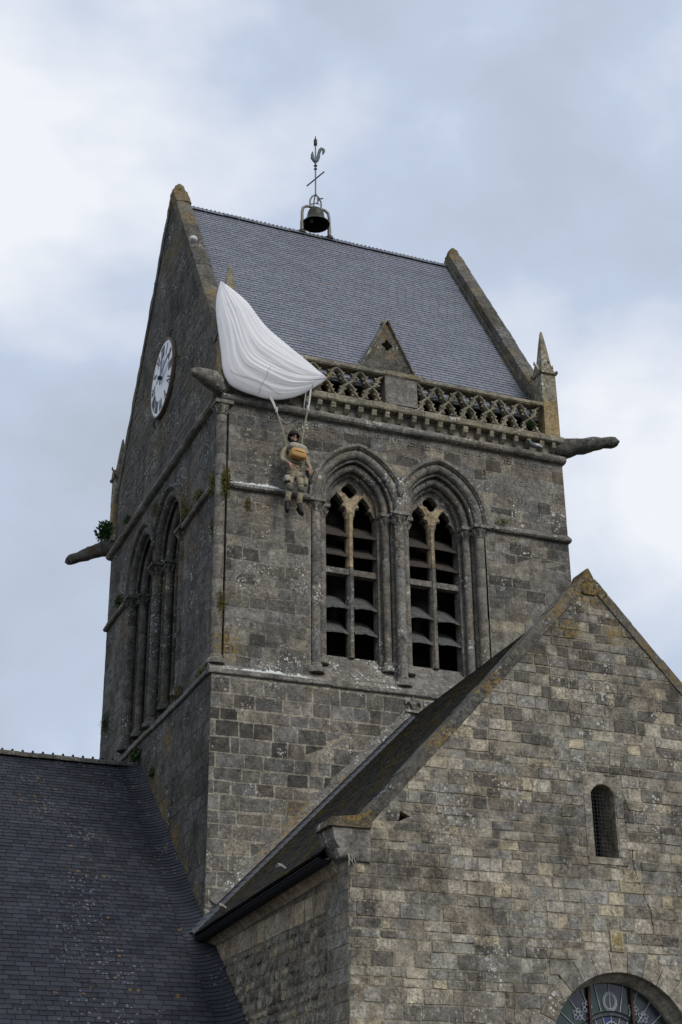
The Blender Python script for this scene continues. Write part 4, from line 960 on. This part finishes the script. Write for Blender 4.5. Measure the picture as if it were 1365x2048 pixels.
for s in (-1, 1): b.tube([(BX, BY, zt), (BX+s*.09, BY, zt-.08), (BX+s*.145, BY, zt-.2), (BX+s*.15, BY, RZ+.86)], .022, 8); b.tube([(BX, BY+s*.02, zt), (BX, BY+s*.11, zt-.12), (BX, BY+s*.14, RZ+.87)], .016, 8)
b.build('forked_rod', M['iron'], vane)
MB().tube([(BX-.155, BY, RZ+.90), (BX, BY-.14, RZ+.9), (BX+.155, BY, RZ+.9), (BX, BY+.14, RZ+.9), (BX-.155, BY, RZ+.9)], .015, 6).build('base_ring', M['iron'], vane)
d_ = Vector((-.1, -.33, 0)); zc = zt+.48
MB().tube([Vector((BX, BY, zc))-Vector((-.13, .26, -.07)), Vector((BX, BY, zc))+Vector((-.13, .26, -.07))], .018, 6).build('compass_bar', M['rust'], vane)
MB().tube([(BX+.02, BY-.05, RZ+.93), (BX+.08, BY-.02, zt-.12), (BX+.20, BY+.02, zt-.05)], .017, 6).build('curved_strut', M['rust'], vane)
b = MB()
for z, r_ in ((zt+.78, .045), (zt+.88, .05), (zt+.98, .035)): b.lathe([(.018, -.04), (r_, 0), (.018, .04)], (BX, BY, z), 8)
b.build('collar', M['rust'], vane)
S = [(-.075, .30), (-.085, .20), (-.075, .08), (-.03, .03), (.03, .06), (.07, .16), (.095, .30), (.12, .40), (.17, .46), (.215, .45), (.225, .40), (.205, .32), (.185, .27)]
b = MB(); zb = zt+1.0
b.tube([(BX+a, BY, zb+z) for a, z in S], [.012, .04, .055, .065, .06, .05, .04, .042, .045, .045, .04, .025, .006], 10, flat=(Vector((0, 1, 0)), .5)); b.build('rooster', M['verdigris'], vane)
MB().lathe([(.02, 0), (.045, .02), (.045, .18), (.02, .21), (.008, .3)], (BX, BY, zt+1.5), 10).build('rod_tip', M['rust'], vane)

# ================================================================== PARACHUTE
chute = thing('parachute', 'white silk parachute caught on the tower pinnacle and draped over the parapet', 'parachute', (.5, -.4, 5.5))
lower = [(-0.134, 7.967), (-0.197, 7.603), (-0.197, 7.223), (-0.135, 6.782), (-0.074, 6.346), (-0.025, 5.989), (0.102, 5.718), (0.306, 5.618), (0.59, 5.566), (0.886, 5.538), (1.183, 5.588), (1.503, 5.73), (1.827, 5.965), (2.102, 6.214)]
upper = [(-0.114, 7.984), (0.17, 7.818), (0.433, 7.624), (0.656, 7.351), (0.879, 7.113), (1.3, 6.817), (1.712, 6.541), (1.955, 6.364), (2.124, 6.252)]
def resamp(P, n):
    d = [0]
    for a, c in zip(P, P[1:]): d.append(d[-1]+math.dist(a, c))
    o = []
    for i in range(n+1):
        s = d[-1]*i/n; k = max(j for j in range(len(d)) if d[j] <= s+1e-9); k = min(k, len(P)-2)
        p0, p1, p2, p3 = P[max(k-1, 0)], P[k], P[k+1], P[min(k+2, len(P)-1)]; t = (s-d[k])/(d[k+1]-d[k])
        o.append(tuple(.5*(2*b+(c-a)*t+(2*a-5*b+4*c-e)*t*t+(3*b-a-3*c+e)*t**3) for a, b, c, e in zip(p0, p1, p2, p3)))
    return o
ns_, ntt = 110, 150
lo_ = resamp(lower, ns_); up_ = resamp(upper, ns_); frt = []; bck = []
folds = [(.05, .5, .012), (.10, .8, .014), (.16, .6, .014), (.23, 1.3, .018), (.30, .6, .014), (.36, 1.0, .018), (.45, 1.5, .022), (.53, .5, .02), (.60, 1.3, .026), (.71, .9, .03), (.82, .6, .035), (.91, .35, .03)]
for i in range(ns_+1):
    s = i/ns_; env = math.sin(math.pi*min(1, max(0, s)))**.7; rowf = []; rowb = []
    for j in range(ntt+1):
        t = j/ntt; a, z = (up_[i][0]*(1-t)+lo_[i][0]*t, up_[i][1]*(1-t)+lo_[i][1]*t)
        # fold lines sag below the chord
        edge = math.sin(math.pi*t)
        tt = t+.03*math.sin(3*s+1.3)*edge+.012*math.sin(9*s+4*t)*edge
        h = 0
        for c_, am, wd_ in folds:
            dd = (tt-c_-.02*math.sin(5*s+c_*20))/wd_; h += am*math.exp(-dd*dd) if dd < 0 else am*math.exp(-dd*dd*.07)
        h = h-.75+.25*noise.noise((s*4, t*16, 2))
        fade = edge**.6*(.25+.75*env)
        y = -.26-.24*env*edge**.8*(.5+.6*t)-.052*h*fade*(.5+.5*min(1, 3*s))-.014*abs(noise.noise((s*3, t*38, 5)))*edge-.02*noise.noise((s*6, t*5, 7))*edge
        rowf.append((a, y, z+.02*h*fade)); rowb.append((a, -.235-.02*edge, z))
    frt.append(rowf); bck.append(rowb)
b = MB(); b.grid(frt); b.grid([r[::-1] for r in bck])
b.grid([[frt[i][0], bck[i][0]] for i in range(ns_+1)]); b.grid([[bck[i][-1], frt[i][-1]] for i in range(ns_+1)])
m, t, bb = mat('white_silk'); g_ = N(t, 'ShaderNodeNewGeometry')
t.links.new(mixc(t, ramp(t, noise_n(t, g_.outputs['Position'], 2.5, 4, .6), .35, .65), (.95, .95, .955), (.90, .905, .92)), bb.inputs['Base Color']); bb.inputs['Roughness'].default_value = .75; bb.inputs['Sheen Weight'].default_value = .2
tb_ = N(t, 'ShaderNodeBsdfTranslucent'); tb_.inputs[0].default_value = (.9, .9, .93, 1); ms_ = N(t, 'ShaderNodeMixShader'); ms_.inputs[0].default_value = .3
o_ = [n for n in t.nodes if n.type == 'OUTPUT_MATERIAL'][0]; t.links.new(bb.outputs[0], ms_.inputs[1]); t.links.new(tb_.outputs[0], ms_.inputs[2]); t.links.new(ms_.outputs[0], o_.inputs[0])
b.build('canopy', m, chute)
Msm = plain_mat('grey_seam_tape', (.45, .44, .43), .8)
def on(s, t, off=.012):
    i = int(s*ns_); j = int(t*ntt); p = frt[i][j]; return (p[0], p[1]-off, p[2])
MB().tube([on(.62+.02*q/10, .55+.43*q/10) for q in range(11)], .004, 5).build('seam', Msm, chute)
MB().tube([on(.47+.27*q/12, .93-.10*math.sin(math.pi*q/12)) for q in range(13)], .003, 5).build('seam', Msm, chute)
MB().tube([on(.90+.015*q/8, .75+.24*q/8) for q in range(9)], .004, 5).build('seam', Msm, chute)
Mrope = plain_mat('white_rope', (.55, .55, .52), .85, scale=40); Mweb = plain_mat('olive_webbing', (.27, .26, .19), .9, scale=30)
def strap(pts, r, mt, nm='riser', fl=.35): MB().tube(pts, r, 8, flat=(Vector((0, 1, 0)), fl)).build(nm, mt, chute)
strap([(.89, -.262, 5.66), (.905, -.275, 5.59), (.955, -.345, 5.42), (1.03, -.38, 5.20)], .018, Mrope); strap([(.935, -.262, 5.66), (.945, -.28, 5.58), (.99, -.34, 5.42), (1.035, -.375, 5.20)], .010, Mrope, 'suspension_line')
strap([(1.03, -.38, 5.20), (1.12, -.37, 4.95), (1.20, -.36, 4.70), (1.24, -.36, 4.52)], .021, Mweb)
strap([(1.775, -.262, 5.95), (1.762, -.275, 5.86), (1.71, -.35, 5.60), (1.665, -.38, 5.37)], .018, Mrope); strap([(1.66, -.38, 5.37), (1.60, -.37, 5.05), (1.555, -.36, 4.72), (1.55, -.37, 4.50)], .019, Mweb)
MB().lathe([(.02, -.05), (.03, -.02), (.028, .05), (.018, .07)], (1.665, -.38, 5.40), 8).build('knot', Mrope, chute); MB().lathe([(.02, -.05), (.03, -.02), (.028, .05), (.018, .07)], (1.02, -.38, 5.24), 8).build('knot', Mrope, chute)
MB().tube([(1.67, -0.262, 5.88), (1.664, -0.271, 5.848), (1.656, -0.284, 5.802), (1.647, -0.298, 5.75), (1.636, -0.311, 5.696), (1.624, -0.325, 5.636), (1.613, -0.337, 5.579), (1.606, -0.342, 5.534), (1.602, -0.342, 5.497), (1.6, -0.34, 5.466), (1.601, -0.341, 5.441), (1.606, -0.343, 5.422), (1.613, -0.347, 5.408), (1.622, -0.351, 5.398), (1.635, -0.358, 5.393), (1.65, -0.365, 5.391), (1.66, -0.37, 5.39)], .006, 6).build('loose_cord', Mrope, chute)
MB().tube([(1.03, -0.37, 5.25), (1.039, -0.368, 5.227), (1.051, -0.365, 5.194), (1.065, -0.362, 5.159), (1.08, -0.36, 5.13), (1.096, -0.36, 5.108), (1.113, -0.36, 5.089), (1.131, -0.36, 5.073), (1.15, -0.36, 5.06), (1.172, -0.358, 5.05), (1.195, -0.356, 5.044), (1.218, -0.353, 5.04), (1.24, -0.35, 5.04), (1.261, -0.347, 5.045), (1.281, -0.344, 5.054), (1.298, -0.342, 5.063), (1.31, -0.34, 5.07)], .007, 6).build('loose_cord', Mrope, chute)

# ================================================================== HANGING PARATROOPER DUMMY
person = thing('person', 'paratrooper dummy in khaki jumpsuit and dark helmet hanging from parachute straps', 'person', (1.40, -.35, 3.13))
def skinned(name, V, E, Rr, mt, parent, root=0, sub=2):
    me = bpy.data.meshes.new(name); me.from_pydata(V, E, []); o = link(name, me, parent); me.materials.append(mt)
    md = o.modifiers.new('skin', 'SKIN'); md.use_smooth_shade = True; sv_ = me.skin_vertices[0].data
    for i, r in enumerate(Rr): sv_[i].radius = r if isinstance(r, tuple) else (r, r); sv_[i].use_root = (i == root)
    o.modifiers.new('sub', 'SUBSURF').levels = sub; o.modifiers['sub'].render_levels = sub
    return o
Mskin = plain_mat('painted_skin', (.42, .25, .18), .6, var=.15, scale=20, bump=0); Mjac = plain_mat('khaki_cloth', (.37, .315, .215), .95, var=.35, scale=14, bump=.5); Mtro = plain_mat('olive_tan_cloth', (.36, .315, .215), .95, var=.4, scale=12, bump=.5)
Mpat = plain_mat('dark_olive_patch', (.115, .115, .085), .95, var=.3); Mboot = plain_mat('black_leather', (.012, .011, .010), .55, var=.3); Mhel = plain_mat('dark_helmet', (.022, .022, .018), .7, var=.4, scale=30, bump=.5)
# joints
pel = (1.405, -.35, 4.02); ch = (1.40, -.345, 4.33); nk = (1.385, -.35, 4.56)
V = [pel, (1.402, -.34, 4.18), ch, (1.39, -.345, 4.50), nk, (1.375, -.38, 4.66), (1.372, -.385, 4.76)]; Rr = [(.065, .05), (.07, .055), (.10, .075), (.07, .06), .047, (.062, .078), (.066, .082)]; E = [(0, 1), (1, 2), (2, 3), (3, 4), (4, 5), (5, 6)]
arms = {}
for sd, sh, el_, wr in ((-1, (1.215, -.345, 4.46), (1.145, -.36, 4.22), (1.235, -.50, 4.105)), (1, (1.595, -.345, 4.45), (1.655, -.37, 4.22), (1.668, -.49, 4.09))):
    i0 = len(V); V += [sh, el_, wr]; Rr += [.055, .042, .028]; E += [(3, i0), (i0, i0+1), (i0+1, i0+2)]
    wv = Vector(wr); fd = (Vector((.045, -.02, -.075)) if sd < 0 else Vector((.0, -.03, -.085))).normalized()
    lat = Vector((1, 0, 0)) if sd > 0 else Vector((1, -.1, .3)).normalized(); lat = (lat-fd*lat.dot(fd)).normalized(); pn_ = fd.cross(lat)
    if pn_.y < 0: pn_ = -pn_
    pa = len(V); V.append(tuple(wv+fd*.05)); Rr.append((.030, .018)); E.append((i0+2, pa))
    for k, (lf_, ln) in enumerate(((-.028, .070), (-.010, .080), (.009, .076), (.027, .060))):
        a = wv+fd*.085+lat*lf_; f0 = len(V)
        V += [tuple(a), tuple(a+fd*ln*.5+pn_*.010), tuple(a+fd*ln+pn_*.030)]; Rr += [.0095, .0085, .0075]; E += [(pa, f0), (f0, f0+1), (f0+1, f0+2)]
    tb = wv+fd*.04-lat*sd*.03; f0 = len(V); V += [tuple(tb), tuple(tb+fd*.03-lat*sd*.022), tuple(tb+fd*.062-lat*sd*.022)]; Rr += [.011, .010, .008]; E += [(pa, f0), (f0, f0+1), (f0+1, f0+2)]
    arms[sd] = (sh, el_, wr)
legs = {}
for sd, hp, kn_, an, to in ((-1, (1.315, -.36, 3.98), (1.285, -.40, 3.63), (1.255, -.36, 3.32), (1.235, -.44, 3.145)), (1, (1.495, -.36, 3.98), (1.512, -.40, 3.64), (1.488, -.36, 3.30), (1.535, -.44, 3.13))):
    i0 = len(V); V += [hp, kn_, an, tuple(Vector(an).lerp(Vector(to), .62))]; Rr += [.042, .040, .030, .020]; E += [(0, i0), (i0, i0+1), (i0+1, i0+2), (i0+2, i0+3)]; legs[sd] = (hp, kn_, an, to)
body = skinned('body', V, E, Rr, Mskin, person)
# face: nose, brow, lips, eyes
hc = Vector((1.372, -.40, 4.705))
f = MB(); f.tube([hc+Vector((0, -.072, .025)), hc+Vector((0, -.098, -.012)), hc+Vector((0, -.082, -.022))], [.008, .014, .010], 8)
f.tube([hc+Vector((-.028, -.070, -.047)), hc+Vector((0, -.084, -.045)), hc+Vector((.028, -.070, -.047))], [.004, .008, .004], 6)
for s in (-1, 1): f.tube([hc+Vector((s*.012, -.078, .034)), hc+Vector((s*.032, -.072, .040)), hc+Vector((s*.05, -.05, .03))], [.007, .008, .004], 6); f.tube([hc+Vector((s*.066, .0, .02)), hc+Vector((s*.075, .012, .0)), hc+Vector((s*.066, .006, -.028))], [.008, .012, .006], 6)
f.tube([hc+Vector((0, -.066, -.082)), hc+Vector((0, -.07, -.075))], [.022, .016], 8); f.build('face_features', Mskin, person)
e_ = MB()
for s in (-1, 1): e_.lathe([(.0, -.004), (.006, -.001), (.006, .001), (.0, .004)], hc+Vector((s*.028, -.070, .018)), 8, axis=(0, -1, 0), caps=False)
e_.build('eyes', Mboot, person)
# helmet: shell with rim and chin strap
P = []; hcc = hc+Vector((0, .024, .04))
for i in range(13):
    th = math.pi*.53*i/12; row = []
    for k in range(25):
        a = 2*math.pi*k/24; dn = .0 if True else 0; thh = th*(1+.28*max(0, math.sin(a))-.10*max(0, -math.sin(a)))   # longer at the back (+y)
        row.append(hcc+Vector((.108*math.sin(thh)*math.cos(a), .128*math.sin(thh)*math.sin(a), .128*math.cos(thh))))
    P.append(row)
h = MB(); h.grid(P); h.grid([[hcc+(p-hcc)*.90 for p in r] for r in P]); h.tube(P[-1], .011, 6, caps=False); h.build('helmet', Mhel, person)
st = MB()
for s in (-1, 1): st.tube([hcc+Vector((s*.10, -.01, -.03)), hc+Vector((s*.068, -.035, -.06)), hc+Vector((s*.02, -.06, -.10)), hc+Vector((0, -.062, -.104))], .013, 6, flat=(Vector((0, 1, 0)), .6))
st.tube([hc+Vector((-.06, .0, -.085)), hc+Vector((0, -.05, -.11)), hc+Vector((.06, 0, -.085))], .02, 6); st.build('chin_strap', Mhel, person)
# jacket: torso and sleeves
JV = [(1.405, -.355, 3.925), (1.402, -.345, 4.14), ch, (1.39, -.345, 4.49), (1.385, -.35, 4.545)]; JR = [(.150, .128), (.142, .115), (.155, .115), (.10, .085), (.062, .06)]; JE = [(0, 1), (1, 2), (2, 3), (3, 4)]
for sd in (-1, 1):
    sh, el_, wr = [Vector(q) for q in arms[sd]]; i0 = len(JV); JV += [tuple(sh), tuple(sh.lerp(el_, .5)+Vector((sd*.01, .01, 0))), tuple(el_), tuple(el_.lerp(wr, .5)), tuple(wr.lerp(el_, .03))]; JR += [.07, .062, .054, .046, .036]; JE += [(3, i0)]+[(i0+k, i0+k+1) for k in range(4)]
skinned('jacket', JV, JE, JR, Mjac, person)
TV = [(1.405, -.35, 4.06), (1.405, -.35, 3.99)]; TR = [(.14, .115), (.14, .115)]; TE = [(0, 1)]
for sd in (-1, 1):
    hp, kn_, an, to = [Vector(q) for q in legs[sd]]; i0 = len(TV); TV += [tuple(hp+Vector((0, 0, -.05))), tuple(hp.lerp(kn_, .55)+Vector((sd*.012, 0, 0))), tuple(kn_), tuple(kn_.lerp(an, .45)), tuple(kn_.lerp(an, .78))]; TR += [.088, .086, .072, .060, .056]; TE += [(1, i0)]+[(i0+k, i0+k+1) for k in range(4)]
skinned('trousers', TV, TE, TR, Mtro, person)
def sbox(c, r, mt, nm, e=.45, rot=0, rotx=0, tint=(1, 1, 1), parent=person, noise_=.05):
    P = []; Rm = Matrix.Rotation(rot, 3, 'Y') @ Matrix.Rotation(rotx, 3, 'X'); sg = lambda v, p: math.copysign(abs(v)**p, v)
    for i in range(13):
        ph = -math.pi/2+math.pi*i/12; row = []
        for k in range(21):
            a = 2*math.pi*k/20; q = Vector((r[0]*sg(math.cos(ph), e)*sg(math.cos(a), e), r[1]*sg(math.cos(ph), e)*sg(math.sin(a), e), r[2]*sg(math.sin(ph), e)))
            q *= 1+noise_*noise.noise(q*14); row.append(Vector(c)+Rm @ q)
        P.append(row)
    b = MB(); b.grid(P, tint); return b.build(nm, mt, parent)
Mpack = plain_mat('grey_canvas', (.42, .39, .31), .9, var=.4, scale=10, bump=.4); Mres = plain_mat('ochre_canvas', (.56, .34, .12), .9, var=.25, scale=8, bump=.4)
sbox((1.415, -.50, 4.455), (.185, .085, .075), Mpack, 'life_vest', .7, R_(8)); sbox((1.46, -.50, 4.40), (.17, .08, .06), Mpack, 'vest_fold', .7, R_(14))
sbox((1.395, -.55, 4.285), (.158, .10, .098), Mres, 'reserve_pack', .5, R_(7))
MB().tube([(1.275, -.640, 4.315), (1.34, -.653, 4.307), (1.40, -.656, 4.30), (1.46, -.653, 4.29), (1.515, -.640, 4.28)], .006, 6).build('pack_seam', Mpat, person)
sbox((1.535, -.58, 4.245), (.022, .03, .045), Mres, 'pack_handle', .6, R_(7))
# leg wear: knee patches, straps, thigh pouches, boots
for sd in (-1, 1):
    hp, kn_, an, to = [Vector(q) for q in legs[sd]]
    sbox(kn_+Vector((0, -.012, -.015)), (.066, .074, .075), Mpat, 'knee_patch', .8)
    ax = (kn_-hp).normalized()
    for tq in (.22, .33, .78):
        c = hp.lerp(kn_, tq); R2 = .080 if tq < .5 else .074; u2 = ax.cross(Vector((0, 1, 0))).normalized(); v2 = ax.cross(u2)
        MB().tube([c+u2*R2*math.cos(t)+v2*R2*math.sin(t)+Vector((sd*.008, 0, 0)) for t in [2*math.pi*k/20 for k in range(21)]], .009, 6, caps=False).build('leg_strap', Mpat, person)
    # bunched cuff
    for q, tq in enumerate((.62, .72, .82)):
        c = kn_.lerp(an, tq); ax2 = (an-kn_).normalized(); u2 = ax2.cross(Vector((0, 1, 0))).normalized(); v2 = ax2.cross(u2); R2 = .049-.003*q
        MB().tube([c+u2*R2*math.cos(t)+v2*R2*math.sin(t)+ax2*.012*math.sin(2*t+q) for t in [2*math.pi*k/16 for k in range(17)]], .015, 6, caps=False).build('trouser_fold', Mtro, person)
    bt = skinned('boot', [tuple(an+(kn_-an)*.28), tuple(an), tuple(an.lerp(to, .35)+Vector((0, .0, -.01))), tuple(an.lerp(to, .75)), tuple(to)], [(0, 1), (1, 2), (2, 3), (3, 4)], [.05, .046, (.044, .05), (.042, .034), (.034, .024)], Mboot, person, 1)
    sl = MB(); dv = (to-an).normalized(); sl.tube([an+Vector((0, .055, -.03)), an.lerp(to, .5)+Vector((0, .03, -.045)), to+Vector((0, .012, -.022))], [.036, .04, .034], 8, flat=(Vector((0, .8, .6)).normalized(), .4)); sl.build('boot_sole', Mboot, person)
sbox((1.225, -.43, 3.79), (.055, .06, .075), Mpack, 'thigh_pouch', .5, R_(-12)); sbox((1.222, -.45, 3.735), (.058, .055, .02), Mpat, 'pouch_flap', .6, R_(-12)); sbox((1.60, -.42, 3.80), (.045, .055, .085), Mtro, 'thigh_pouch', .5, R_(8))
sbox((1.42, -.45, 4.07), (.03, .03, .03), Mres, 'belly_strap_buckle', .7)
MB().tube([(1.64, -.39, 4.06), (1.675, -.40, 3.93), (1.70, -.42, 3.79)], [.035, .045, .03], 8, flat=(Vector((0, 1, 0)), .6)).build('holster', Mboot, person)
hs = MB()
for pts in ([(1.24, -.40, 4.52), (1.255, -.475, 4.42), (1.27, -.475, 4.2), (1.30, -.47, 4.05)], [(1.55, -.40, 4.50), (1.555, -.475, 4.40), (1.545, -.48, 4.2), (1.51, -.47, 4.05)], [(1.25, -.48, 4.16), (1.40, -.49, 4.145), (1.56, -.48, 4.15)]): hs.tube(pts, .018, 6, flat=(Vector((0, 1, 0)), .5))
hs.build('harness', Mweb, person)

# ================================================================== PLANTS and a PIGEON
def leaf_mat(name, c1, c2):
    m, t, b = mat(name); at = N(t, 'ShaderNodeAttribute', attribute_name='tint'); g_ = N(t, 'ShaderNodeNewGeometry')
    t.links.new(mixc(t, 1, mixc(t, ramp(t, noise_n(t, g_.outputs['Position'], 18, 3, .6), .35, .65), c1, c2), at.outputs['Color'], 'MULTIPLY'), b.inputs['Base Color']); b.inputs['Roughness'].default_value = .8; b.inputs['Specular IOR Level'].default_value = .2
    return m
Lg = leaf_mat('fern_green', (.030, .070, .018), (.05, .10, .03)); Lm = leaf_mat('olive_moss', (.11, .12, .022), (.16, .14, .035)); Lb = leaf_mat('dry_brown_moss', (.11, .075, .03), (.16, .105, .04))
def plant(label, c, r, n, mt, ls=.05, droop=0, group='tufts growing from the masonry'):
    root = thing('wall_plant', label, 'plant', c, group); b = MB(); c = Vector(c)
    for _ in range(n):
        while True:
            q = Vector((rnd.uniform(-1, 1), rnd.uniform(-1, 1), rnd.uniform(-1, 1)))
            if q.length < 1: break
        q = q*(.55+.45*q.length)*(1+.35*noise.noise(q*2+c)); p = c+Vector((q.x*r[0], q.y*r[1], q.z*r[2])); d = (q+Vector((rnd.gauss(0, .4), rnd.gauss(0, .4), .3-droop+rnd.gauss(0, .4)))).normalized(); sdv = d.cross(Vector((rnd.gauss(0, 1), rnd.gauss(0, 1), rnd.gauss(0, 1)))).normalized(); l = ls*rnd.uniform(.6, 1.4)
        b.add([p-d*l*.4, p+sdv*l*.28, p+d*l*.7, p-sdv*l*.28], [(0, 1, 2, 3)], vary(.6, 1.35))
    b.build('leaves', mt, root)
    st = MB()
    for k in range(5):
        e2 = c+Vector((rnd.uniform(-.5, .5)*r[0], rnd.uniform(-.5, .5)*r[1], rnd.uniform(-.3, .7)*r[2])); st.tube([c+Vector((r[0]*.2, r[1]*.2, -r[2]*.6)), c.lerp(e2, .6), e2], [.006, .005, .002], 4)
    st.build('stems', Lb, root)
plant('leafy green fern on the back of the far left gargoyle', (-.14, 8.30, 6.14), (.26, .34, .27), 620, Lg, .09)
plant('long mossy clump on the right side of the corner shaft', (.15, -.05, 3.72), (.10, .09, .38), 620, Lm, .04, .3)
plant('moss clump left of the corner shaft beside the impost course', (-.04, .20, 3.75), (.09, .14, .26), 360, Lm, .035, .3)
plant('thin moss strip low on the left of the corner shaft', (-.03, .19, 2.85), (.04, .06, .24), 160, Lm, .03, .3)
plant('moss tuft low down on the corner shaft', (.12, -.05, 1.30), (.08, .07, .26), 320, Lm, .032, .3)
plant('brown dry moss patch on the front wall below the lime crust', (.60, -.02, 3.32), (.07, .035, .16), 160, Lb, .03)
plant('moss cushion on the left impost course nearest the corner', (-.09, .95, 3.82), (.09, .26, .12), 300, Lm, .035)
plant('moss cushion on the left impost course beside the near arch', (-.09, 1.75, 3.84), (.09, .32, .12), 320, Lm, .035)
plant('moss in the hollow above the valley of the side arches', (-.07, 4.2, 4.95), (.06, .2, .22), 200, Lb, .035)
plant('small fern on the cornice above the far side arch', (-.12, 6.4, 5.66), (.08, .22, .10), 160, Lg, .05)
plant('small bush on the far impost course of the shaded side', (-.08, 7.0, 3.9), (.08, .28, .14), 200, Lg, .05)
plant('dark round tuft on the lower shaded wall at far left', (-.06, 7.75, 1.25), (.09, .20, .24), 240, Lg, .045)
plant('moss on the side window sill at the near jamb', (-.05, 2.0, .20), (.06, .25, .12), 180, Lm, .04)
plant('mossy edge of the side string course at the corner', (-.07, .45, .12), (.05, .40, .05), 180, Lm, .03)
plant('grass tuft on the nave ridge against the tower', (-.10, 4.75, -.30), (.12, .25, .16), 240, Lg, .07)
plant('green tuft on the shaded wall above the nave valley', (-.05, 3.55, -.95), (.06, .14, .12), 140, Lg, .045)
plant('moss tuft on the right impost course beside the arch', (5.98, -.08, 3.84), (.15, .05, .05), 140, Lm, .03)
plant('small grass tuft on the parapet ledge beside the pigeon', (6.72, -.14, 6.18), (.12, .08, .06), 140, Lg, .06)
plant('sprig between the shafts of the side windows', (.02, 4.2, 2.45), (.06, .12, .12), 120, Lm, .04)
pg = thing('pigeon', 'grey and white pigeon perched on the cornice roll by the right corner', 'pigeon', (6.78, -.16, 5.60))
c0 = Vector((6.78, -.15, 5.67)); b = MB()
b.tube([c0+Vector((.20, .0, -.03)), c0+Vector((.11, 0, -.005)), c0+Vector((.03, 0, .005)), c0+Vector((-.05, 0, .015)), c0+Vector((-.095, 0, .055)), c0+Vector((-.115, 0, .095)), c0+Vector((-.135, 0, .108)), c0+Vector((-.15, 0, .105))], [.018, .035, .058, .058, .036, .026, .027, .010], 10)
b.build('body', plain_mat('pigeon_grey', (.16, .17, .19), .7, var=.4), pg)
MB().tube([c0+Vector((.17, -.03, -.01)), c0+Vector((.06, -.05, .01)), c0+Vector((-.03, -.045, .015))], [.012, .034, .02], 8, flat=(Vector((0, 1, 0)), .4)).build('wing', plain_mat('pigeon_white', (.55, .55, .55), .7), pg)
MB().tube([c0+Vector((-.15, 0, .105)), c0+Vector((-.175, 0, .098))], [.008, .002], 6).build('beak', M['rust'], pg)
lg = MB()
for s in (-.015, .015): lg.tube([c0+Vector((0, s, -.04)), c0+Vector((-.005, s, -.08))], .005, 5)
lg.build('legs', plain_mat('pigeon_leg', (.3, .1, .08), .7), pg)
